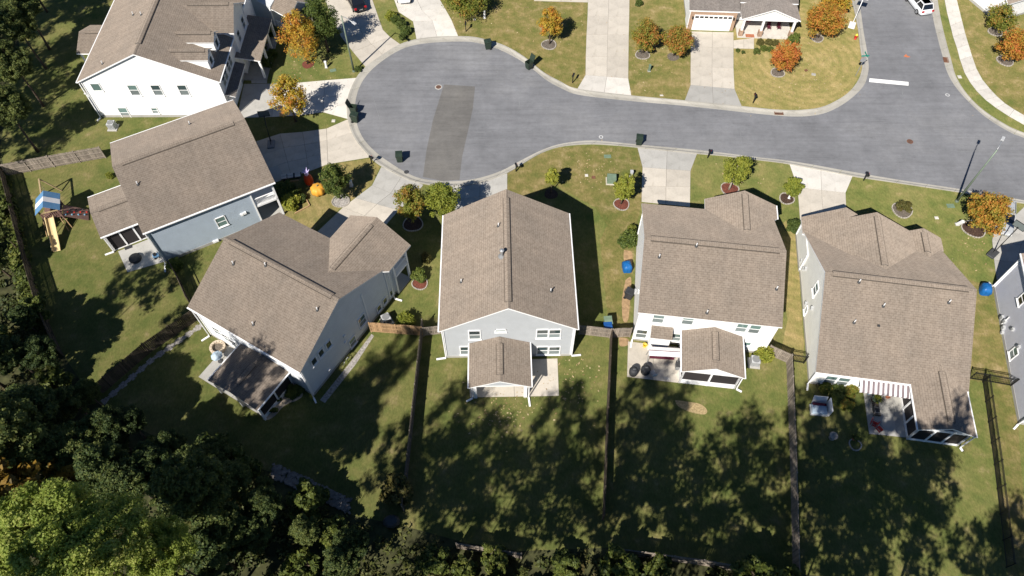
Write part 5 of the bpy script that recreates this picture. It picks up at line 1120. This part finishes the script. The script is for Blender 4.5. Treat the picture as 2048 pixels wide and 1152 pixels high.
# ---------------------------------------------------------------- yard things
def ac(label, px, rz=0):
    t = thing('air_conditioner', label, 'air conditioner', G(*px, 0), R(rz))
    MB().box((0, 0, .05), (1.1, 1.1, .1)).build('pad', 'concrete_grey', t); o = MB().box((0, 0, .5), (.8, .8, .8)).build('cabinet', 'light_grey', t); bevel(o, .05)
    MB().lathe([(.36, .9), (.36, .93), (.3, .935)], 20).build('fan_ring', 'mid_grey', t); MB().lathe([(.29, .9), (.29, .91)], 20).build('fan_well', 'dark_grey', t)
    for k in range(3): MB().box((.14*math.cos(k*2.09), .14*math.sin(k*2.09), .925), (.24, .1, .01), k*2.09).build('blade', 'mid_grey', t)
    g_ = MB()
    for s in range(-4, 5): g_.box((s*.085, -.405, .5), (.02, .01, .7))
    stuff(g_.build('louvre_grid', 'dark_grey', t))
ac('pale air conditioner unit beside the bright white house wall', (227, 256)); ac('grey air conditioner unit in the shade of the diagonal house wall', (774, 643), 30); ac('grey air conditioner unit between the screened porch and curved gate', (1507, 727), -7)
# play set
t = thing('play_set', 'wooden play set with striped blue roof, slide and swing beam in the fenced yard', 'play set', G(122, 441), R(18)); t.scale = (1.15, 1.15, 1.08)
for x in (-.75, .75):
    for y in (-.75, .75): MB().box((x, y, 1.35), (.11, .11, 2.7)).build('post', 'play_wood', t)
for k in range(10): MB().box((-.7+k*.155, 0, 1.42), (.14, 1.6, .04)).build('deck_board', 'play_wood', t)
rf = MB().slab([(-1.05, -1.0, 2.5), (0, -1.0, 3.35), (0, 1.0, 3.35), (-1.05, 1.0, 2.5)], .05, mi=0, ms=0); rf.slab([(0, -1.0, 3.35), (1.05, -1.0, 2.5), (1.05, 1.0, 2.5), (0, 1.0, 3.35)], .05, mi=0, ms=0); rf = rf.build('canopy', 'toy_blue', t)
for s in (-1, 1): MB().slab([(s*1.055, -.28, 2.515), (0, -.28, 3.366), (0, .28, 3.366), (s*1.055, .28, 2.515)], .02, mi=0, ms=0).build('stripe', 'fabric_white', rf)
for s in (-1, 1):
    for k in range(8): MB().box((-.62+k*.18, s*.76, 1.85), (.07, .04, .85)).build('slat', 'play_wood', t)
    MB().bar((-.8, s*.78, 2.3), (.8, s*.78, 2.3), .06, .1).build('beam', 'play_pale', t)
sl = MB(); n = 12
for i in range(n+1):
    f = i/n; y = -.8-2.9*f; z = 1.42*(1-f)**1.15+.12
    for x, dz in ((-.34, .18), (-.3, 0), (.3, 0), (.34, .18)): sl.v.append((x-.25, y, z+dz))
sl.f = [(i*4+k, i*4+k+1, (i+1)*4+k+1, (i+1)*4+k) for i in range(n) for k in range(3)]; sl.m = [0]*len(sl.f); sl.uv = [None]*len(sl.f); sl.build('slide', 'slide_yellow', t, True)
for s in (-1, 1): MB().tube([(s*.35-.25, -.8-2.9*i/8, 1.42*(1-i/8)**1.15+.32) for i in range(9)], .05, 6).build('slide_rail', 'slide_yellow', t)
rw_ = MB().slab([(.8, -.75, 1.4), (2.5, -.9, .15), (2.5, .45, .15), (.8, .6, 1.4)], .06, mi=0, ms=0).build('climbing_wall', 'play_wood', t)
for k in range(11): MB().lathe([(.09, 0), (.07, .07), (.02, .09)], 6).build('climbing_hold', ('fabric_blue', 'red_paint', 'dark_grey')[k % 3], rw_, loc=(1.0+.14*k, -.6+.95*((k*.37) % 1), 1.27-.103*k))
MB().bar((-.6, .8, 2.25), (-.9, 3.6, 2.35), .12, .14).build('swing_beam', 'play_pale', t)
for s in (-1, 1): MB().bar((-.9, 3.6, 2.35), (-.9+s*.95, 3.75, 0), .1).build('swing_leg', 'play_pale', t)
for y in (1.6, 2.6):
    sw = MB().box((-.78, y, .55), (.2, .5, .04)).build('swing_seat', 'yellow_paint', t)
    for s in (-1, 1): MB().tube([(-.78, y+s*.22, .56), (-.72, y+s*.2, 2.28)], .014, 5).build('chain', 'galvanised', sw)
for k in range(5): MB().bar((-1.0-.1*k, -.5, 1.3-.27*k), (-1.0-.1*k, .3, 1.3-.27*k), .05).build('rung', 'play_pale', t)
for y in (-.55, .35): MB().bar((-.8, y, 1.5), (-1.5, y, 0), .07).build('ladder_side', 'play_pale', t)
for k, (x, y) in enumerate(((-1.2, -1.6), (-.9, -2.3), (.7, -1.5), (1.0, -1.2))): MB().tube([(x, y, 0), (x*.75, y*.55, 1.3)], .035, 6).build('rope_strut', 'tan_wood', t)

# patio of the house beside the play yard
t = thing('fire_pit', 'round black cover lying on the patio next to the blue grey house', 'fire pit', G(272, 519)); MB().lathe([(.58, 0), (.62, .2), (.6, .34), (.4, .4), (.05, .42)], 28).build('cover', 'tarp_dark', t, True); MB().lathe([(.4, 0), (.4, .06)], 16).build('stand', 'black_metal', t)
o = MB().box((0, 0, .02), (.75, .4, .03)).build('door_mat', 'tarp_dark', loc=G(257, 495, .03), rz=R(28)); tag(o, 'small black door mat on the patio beside the glazed porch', 'mat')
t = thing('toy_cart', 'blue toy ride-on with dark top on the patio beside the downspout', 'toy', G(315, 514), R(30)); o = MB().box((0, 0, .3), (.7, .4, .3)).build('body', 'toy_blue', t); bevel(o, .08); MB().box((-.1, 0, .52), (.3, .34, .16)).build('seat', 'black_metal', t)
for x in (-.22, .22):
    for y in (-.22, .22): MB().tube([(x, y-.03, .12), (x, y+.03, .12)], .12, 10).build('wheel', 'tyre', t)
MB().bar((.25, 0, .4), (.32, 0, .75), .04).build('handle', 'white_plastic', t)
# inflatables
t = thing('inflatable_pumpkin', 'orange inflatable pumpkin on the lawn beside the round green tree', 'inflatable', G(638, 386)); t.scale = (.92, .92, .92)
mb = MB(); n = 32; prof = [(.05, .06), (.5, 0), (.78, .25), (.85, .6), (.78, .98), (.5, 1.22), (.1, 1.16)]; vs = []
for r_, z in prof:
    for k in range(n): a = 2*math.pi*k/n; q = r_*(1+.07*math.cos(8*a)); vs.append((q*math.cos(a), q*math.sin(a), z))
mb.add(vs, [(i*n+k, i*n+(k+1) % n, (i+1)*n+(k+1) % n, (i+1)*n+k) for i in range(len(prof)-1) for k in range(n)]+[tuple(range(n-1, -1, -1)), tuple(range((len(prof)-1)*n, len(prof)*n))]); mb.build('body', 'inflate_orange', t, True); MB().tube([(0, 0, 1.1), (.03, .02, 1.3), (.1, .05, 1.42)], [.09, .07, .06], 8).build('stem', 'box_green', t)
t = thing('inflatable_figure', 'red orange inflatable with a lilac spiky top at the driveway edge', 'inflatable', G(620, 368))
MB().lathe([(.3, 0), (.48, .3), (.5, .8), (.4, 1.25), (.15, 1.55)], 18).build('body', 'inflate_red', t, True); MB().lathe([(.16, 1.45), (.24, 1.62), (.22, 1.85), (.08, 1.98)], 12).build('head', 'inflate_lilac', t, True)
for k in range(5): a = R(20+k*62); MB().tube([(0, 0, 1.75), (.25*math.cos(a), .25*math.sin(a), 2.0), (.42*math.cos(a), .42*math.sin(a), 2.25)], [.08, .07, .02], 7).build('spike', 'inflate_lilac', t, True)
for k, (x, y, m) in enumerate(((616, 366, 'inflate_red'), (624, 364, 'inflate_lilac'))):
    t = thing('garden_ornament', ('small red', 'small violet')[k]+' garden ornament beside the inflatable pumpkin', 'ornament', G(x+2, y+4)); MB().lathe([(.14, 0), (.18, .2), (.08, .34), (.12, .44), (.03, .55)], 10).build('body', m, t, True); MB().lathe([(.2, 0), (.18, .04)], 10).build('base', 'light_grey', t)
t = thing('stone_bench', 'pale block bench with dark joints at the edge of the shaded driveway', 'bench', G(584, 356), R(12))
for k in range(6): MB().box((-.8+(k % 3)*.7+(.12 if k % 3 == 2 else 0), (k//3)*.36-.18, .42), (.6, .3, .1)).build('block', 'concrete_white', t)
for x in (-.8, .75): MB().box((x, 0, .19), (.2, .6, .37)).build('leg', 'dark_grey', t)
MB().box((0, 0, .35), (2.2, .72, .05)).build('frame', 'dark_grey', t)
t = thing('bicycle', 'white wheeled bicycle lying behind the green pumpkin tree', 'bicycle', G(681, 346), R(60))
for x in (-.5, .5):
    MB().tube([(x+.32*math.cos(R(a)), .12*math.sin(R(a)), .34+.31*math.sin(R(a))) for a in range(0, 361, 20)], .025, 6, caps=False).build('wheel', 'tyre', t)
MB().tube([(-.5, 0, .34), (-.1, 0, .75), (.35, 0, .78), (.5, 0, .34)], .025, 6).build('frame', 'white_paint', t); MB().tube([(.35, -.25, .95), (.35, .25, .95)], .02, 6).build('handlebar', 'black_metal', t); MB().box((-.15, 0, .85), (.25, .12, .06)).build('saddle', 'black_metal', t)
t = thing('bed_edging', 'tan timber edging around the planted bed by the balcony', 'edging', G(590, 428))
O = G(590, 428); Q = gp([(590, 428), (619.5, 412), (612, 398)])
for a, b in zip(Q, Q[1:]): MB().bar(a-O+Vector((0, 0, .08)), b-O+Vector((0, 0, .08)), .1, .16).build('plank', 'tan_wood', t)
Q = gp([(598, 361), (576, 364)]); MB().bar(Q[0]-O+Vector((0, 0, .08)), Q[1]-O+Vector((0, 0, .08)), .1, .16).build('plank', 'tan_wood', t)

# rear of the white house
def chair(label, px, rz, fab, frame='mid_grey', back=None):
    t = thing('folding_chair', label, 'chair', G(*px, .03), R(rz))
    MB().box((0, 0, .43), (.5, .5, .04)).build('seat', fab, t); o = MB().box((0, .3, .72), (.5, .04, .55)).build('backrest', back or fab, t); o.rotation_euler = (R(-8), 0, 0)
    for x in (-.24, .24):
        for y in (-.24, .24): MB().tube([(x, y, 0), (x, y*.9, .44)], .018, 6).build('leg', frame, t)
        MB().bar((x, -.22, .64), (x, .26, .66), .035).build('armrest', frame, t)
        MB().tube([(x, .24, .42), (x, .34, 1.0)], .018, 6).build('back_post', frame, t)
t = thing('canopy_swing', 'white canopied garden swing with maroon seat on the white house patio', 'garden swing', G(1322, 722, .03), R(-4))
for s in (-1, 1): MB().slab([(-1.45, 0, 1.95), (1.45, 0, 1.95), (1.45, s*.48, 1.82), (-1.45, s*.48, 1.82)], .04, mi=0, ms=1).build('canopy_panel', ['fabric_white', 'fabric_maroon'], t)
MB().bar((-1.46, 0, 1.97), (1.46, 0, 1.97), .035).build('ridge_bar', 'fabric_maroon', t)
for x in (-1.4, 1.4):
    for y in (-.55, .55): MB().tube([(x, y, 0), (x*.99, y*.12, 1.86)], .03, 7).build('leg', 'mid_grey', t)
MB().box((0, .25, .48), (2.3, .55, .1)).build('seat', 'fabric_maroon', t); o = MB().box((0, .6, .82), (2.3, .1, .6)).build('backrest', 'fabric_maroon', t); o.rotation_euler = (R(-14), 0, 0)
for x in (-1.1, 1.1): MB().tube([(x, .25, .5), (x*1.1, .05, 1.85)], .012, 5).build('hanger', 'galvanised', t)
chair('grey folding chair beside the white house bay', (1302, 700), 170, 'light_grey'); chair('folding chair with a light blue backrest on the patio edge', (1304, 750), 200, 'light_grey', back='fabric_skyblue'); chair('white chair with grey pattern beside the swing canopy', (1316, 700), 175, 'white_plastic')
for i, (x, y, r_) in enumerate(((1266, 747, .42), (1290, 744, .45))):
    t = thing('covered_grill', ('smaller dark covered grill at the left end', 'larger dark covered grill next to the blue chair')[i]+' of the white house patio', 'grill', G(x, y, .03)); MB().lathe([(r_*.9, .02), (r_, .3), (r_*1.02, .62), (r_*.8, .82), (r_*.3, .9)], 18).build('cover', 'tarp_dark', t, True); MB().tube([(-.12, 0, .91), (.12, 0, .91)], .025, 6).build('handle', 'mid_grey', t)
    for k in range(3): MB().tube([(r_*.6*math.cos(k*2.1), r_*.6*math.sin(k*2.1), -.0), (r_*.5*math.cos(k*2.1), r_*.5*math.sin(k*2.1), .2)], .03, 6).build('leg', 'black_metal', t)
t = thing('bucket', 'yellow bucket beside the wall of the white house', 'bucket', G(1289, 693, .03)); MB().lathe([(.15, 0), (.21, .34), (.23, .36), (.19, .36), (.14, .05)], 14).build('pail', 'yellow_paint', t); MB().tube([(-.21, 0, .35), (-.1, 0, .52), (.1, 0, .52), (.21, 0, .35)], .012, 5).build('handle', 'galvanised', t)
t = thing('side_table', 'tan topped small table between the white house bay and swing', 'table', G(1326, 705, .03), R(-12)); MB().box((0, 0, .52), (.75, .5, .04)).build('table_top', 'tan_block', t)
for x in (-.32, .32):
    for y in (-.2, .2): MB().box((x, y, .25), (.04, .04, .5)).build('leg', 'dark_grey', t)
t = thing('storage_box', 'dark brown storage box against the screened porch', 'box', G(1355, 735, .03), R(-7)); MB().box((0, 0, .35), (.5, .6, .7)).build('box', 'mid_grey', t); MB().box((0, 0, .72), (.55, .65, .06)).build('lid', 'dark_grey', t)
t = thing('step_slab', 'small pale paving slab lying on the white house patio', 'paving slab', G(1334, 757, .03), R(-5)); MB().box((0, 0, .03), (.55, .28, .06)).build('slab', 'concrete_white', t)
def tarp(label, px, w, d, h, mat, rz=0):
    t = thing('covered_grill', label, 'grill', G(*px, 0), R(rz)); mb = MB(); n = 16; lv = [(1.0, .05), (1.0, h*.55), (.92, h*.8), (.6, h), (.15, h*1.02)]; rd = random.Random(int(px[0])); vs = []
    for i, (k, z) in enumerate(lv):
        for j in range(n):
            a = 2*math.pi*j/n; q = 1/max(abs(math.cos(a)), abs(math.sin(a)))**.75; m = k*(1+.07*rd.uniform(-1, 1)*(1 if i < 2 else .5)); vs.append((w/2*q*m*math.cos(a), d/2*q*m*math.sin(a), z+.03*rd.uniform(-1, 1)))
    mb.add(vs, [(i*n+j, i*n+(j+1) % n, (i+1)*n+(j+1) % n, (i+1)*n+j) for i in range(4) for j in range(n)]+[tuple(range(4*n, 5*n))]); mb.build('cover', mat, t, True)
    for x in (-w*.35, w*.35): MB().tube([(x, 0, 0), (x, 0, .2)], .05, 6).build('leg', 'black_metal', t)
tarp('blue tarpaulin covered grill beside the white house side wall', (1253, 538), .9, 1.1, .95, 'tarp_blue', 10); tarp('blue tarpaulin covered heap beside the lilac house corner', (1967, 583), .95, 1.15, 1.0, 'tarp_blue', -15)

# rear of the beige house
t = thing('garden_daybed', 'pale blue padded outdoor daybed with white side panels in the shaded lawn', 'daybed', G(1638, 822), R(-6))
o = MB().box((-.1, 0, .35), (1.35, .9, .3)).build('mattress', 'fabric_skyblue', t); bevel(o, .1, 3); MB().box((-.1, 0, .12), (1.5, 1.0, .22)).build('base', 'light_grey', t); o = MB().box((0, .62, .75), (1.25, .08, 1.0)).build('backrest', 'white_plastic', t); o.rotation_euler = (R(-20), 0, 0)
MB().box((.72, .15, .7), (.08, 1.3, 1.15)).build('side_panel', 'white_plastic', t); MB().box((-.1, .4, .5), (1.2, .2, .3)).build('cushion', 'fabric_maroon', t)
def pot(label, px, r_, mat, plant=None):
    t = thing('plant_pot', label, 'plant pot', G(*px, .03)); MB().lathe([(r_*.7, 0), (r_, r_*1.3), (r_*1.08, r_*1.35), (r_*.9, r_*1.35), (r_*.85, r_*1.1)], 14).build('pot', mat, t)
    if plant:
        C = clumps(r_*1.2, r_*.9, 10, int(px[0])); put('plant', leaf_mesh('plant', C+np.array([0, 0, r_*2]), np.full(10, r_*.6), 30, .1, plant, seed=int(px[1])), t)
for px, r_, m, pl, l in (((1737, 787), .22, 'fabric_skyblue', None, 'pale blue pot at the patio corner of the beige house'), ((1749, 802), .36, 'box_green', 'leaf_lime', 'large pot with lime plant on the beige house patio'), ((1749, 792), .24, 'dark_grey', 'leaf_bush', 'dark pot with a plant behind the lime one on the patio'), ((1774, 795), .2, 'terracotta', None, 'empty terracotta pot in the middle of the patio'),
    ((1702, 781), .3, 'terracotta', 'leaf_mixed', 'terracotta pot beside the striped awning'), ((1708, 878), .3, 'terracotta', 'leaf_bush', 'terracotta planter with a dark plant in the shaded lawn'),
    ((560, 800), .22, 'dark_grey', 'leaf_bush', 'first dark pot on the curved patio behind the diagonal house'), ((553, 822), .2, 'dark_grey', 'leaf_bush', 'second dark pot on the curved patio behind the diagonal house'), ((546, 823), .18, 'terracotta', 'leaf_bush', 'third pot on the curved patio behind the diagonal house')): pot(l, px, r_, m, pl)
chair('red garden chair at the patio edge, upper of two', (1746, 852), 60, 'red_paint'); chair('red garden chair at the patio edge, lower of two', (1755, 862), 30, 'red_paint'); chair('dark garden chair in the shade of the patio', (1750, 826), 80, 'dark_grey')
t = thing('bird_bath', 'round pale stone bird bath in the shaded lawn of the beige house', 'bird bath', G(1663, 876)); MB().lathe([(.2, 0), (.12, .15), (.12, .4), (.36, .52), (.38, .58), (.3, .58), (.1, .5)], 18).build('basin', 'grey_stone', t, True); MB().lathe([(.26, 0), (.24, .06)], 14).build('foot', 'grey_stone', t)
ring((1710, 890), .5, 'grass', 'ring of small white stones round a planter in the shaded lawn', n=18)
t = thing('lounge_chair', 'dark slatted lounge chair beside the pots on the patio', 'lounge chair', G(1749, 818, .03), R(85))
for k in range(9): MB().box((-.75+k*.19, 0, .32), (.15, .6, .03)).build('slat', 'fence_dark', t)
for x in (-.7, .7):
    for y in (-.26, .26): MB().box((x, y, .15), (.05, .05, .3)).build('leg', 'fence_dark', t)
# rear of the diagonal house
t = thing('fire_pit_table', 'round stone fire pit ring on the diagonal house patio', 'fire pit', G(437, 697, .03))
for k in range(14):
    a = k*2*math.pi/14
    for z in (.1, .29): MB().box((.62*math.cos(a+z), .62*math.sin(a+z), z), (.3, .24, .17), a+z+1.57).build('stone', 'tan_block', t)
MB().lathe([(.5, 0), (.5, .1)], 14).build('ash_bed', 'mulch_grey', t)
t = thing('patio_umbrella', 'sky blue folded-low umbrella beside the stone fire pit', 'umbrella', G(441, 722, .03))
mb = MB(); vs = [(0, 0, 1.35)]+[(.55*math.cos(k*math.pi/4), .55*math.sin(k*math.pi/4), 1.05) for k in range(8)]; mb.add(vs, [(0, k+1, (k+1) % 8+1) for k in range(8)]); mb.build('canopy', 'fabric_skyblue', t); MB().tube([(0, 0, 0), (0, 0, 1.42)], .025, 6).build('pole', 'mid_grey', t); MB().lathe([(.25, 0), (.22, .08), (.05, .12)], 14).build('base', 'dark_grey', t)
Q = gp([(600, 775), (606, 790), (596, 800), (580, 806), (565, 815), (552, 830), (536, 840), (527, 834), (560, 790), (585, 765)]); Q = catmull(Q+[Q[0]], 5)[:-1]
struct(MB().add([(p.x, p.y, .035) for p in Q], [tuple(range(len(Q)))]).build('patio', 'tan_block'))
Q = gp([(743, 668), (700, 725), (640, 800), (650, 806), (712, 728), (748, 672)]); struct(MB().add([(p.x, p.y, .012) for p in Q], [tuple(range(len(Q)))]).build('gravel_strip', 'river_stone'))
t = thing('bicycle', 'bicycle leaning on the shaded wall of the diagonal house', 'bicycle', G(694, 728), R(59))
for x in (-.5, .5): MB().tube([(x+.33*math.cos(R(a)), 0, .34+.33*math.sin(R(a))) for a in range(0, 361, 20)], .028, 6, caps=False).build('wheel', 'tyre', t)
MB().tube([(-.5, 0, .34), (-.1, 0, .75), (.35, 0, .78), (.5, 0, .34)], .025, 6).build('frame', 'light_grey', t); MB().tube([(.35, -.25, .95), (.35, .25, .95)], .02, 6).build('handlebar', 'black_metal', t); MB().box((-.15, 0, .85), (.25, .12, .06)).build('saddle', 'black_metal', t)
o = MB().lathe([(.5, 0), (.55, .4), (.4, .7), (.05, .8)], 14, sx=1.3).build('boulder', 'dark_grey', loc=G(784, 1045)); bevel(o, .01); tag(o, 'bluish grey boulder at the lower end of the long grey fence', 'boulder')
t = thing('garden_statue', 'small white statue in the dark bed beside the pale driveway', 'statue', G(1577, 397)); MB().lathe([(.12, 0), (.12, .08), (.07, .12), (.11, .4), (.05, .55), (.09, .66), (.03, .78)], 10).build('figure', 'white_paint', t, True); MB().box((0, 0, .03), (.3, .3, .06)).build('plinth', 'white_paint', t)
# porch furniture at the top
for px, l in (((1536, 60), 'dark porch chair left of the porch table at the top'), ((1556, 60), 'dark porch chair right of the porch table at the top')): chair(l, px, 0, 'fabric_maroon', 'black_metal')
for px, l in (((552, 27), 'red cushioned chair on the top left porch'), ((566, 18), 'second red cushioned chair on the top left porch')): chair(l, px, 40, 'red_paint', 'white_plastic')
# fallen leaves on the lawns
rl = np.random.default_rng(8); pts = []
for x, y, w, h, n in ((1070, 30, 100, 60, 120), (940, 30, 60, 30, 60), (1560, 170, 120, 40, 220), (1650, 110, 50, 60, 120), (1300, 120, 60, 50, 90), (1010, 820, 60, 50, 120), (1130, 770, 60, 50, 90), (1940, 480, 30, 40, 60), (1180, 340, 60, 40, 90), (600, 140, 50, 20, 40), (1980, 120, 50, 60, 90), (1480, 350, 40, 30, 40)):
    for _ in range(n): pts.append(tuple(G(x+rl.normal()*w*.6, y+rl.normal()*h*.6, .03)))
fl = stuff(put('fallen_leaves', leaf_mesh('fallen_leaves', np.array(pts), np.full(len(pts), .05), 1, .13, 'leaf_fallen', .2, seed=6, up=3))); fl['label'] = 'pale fallen leaves scattered over the lawns'; fl['category'] = 'leaves'
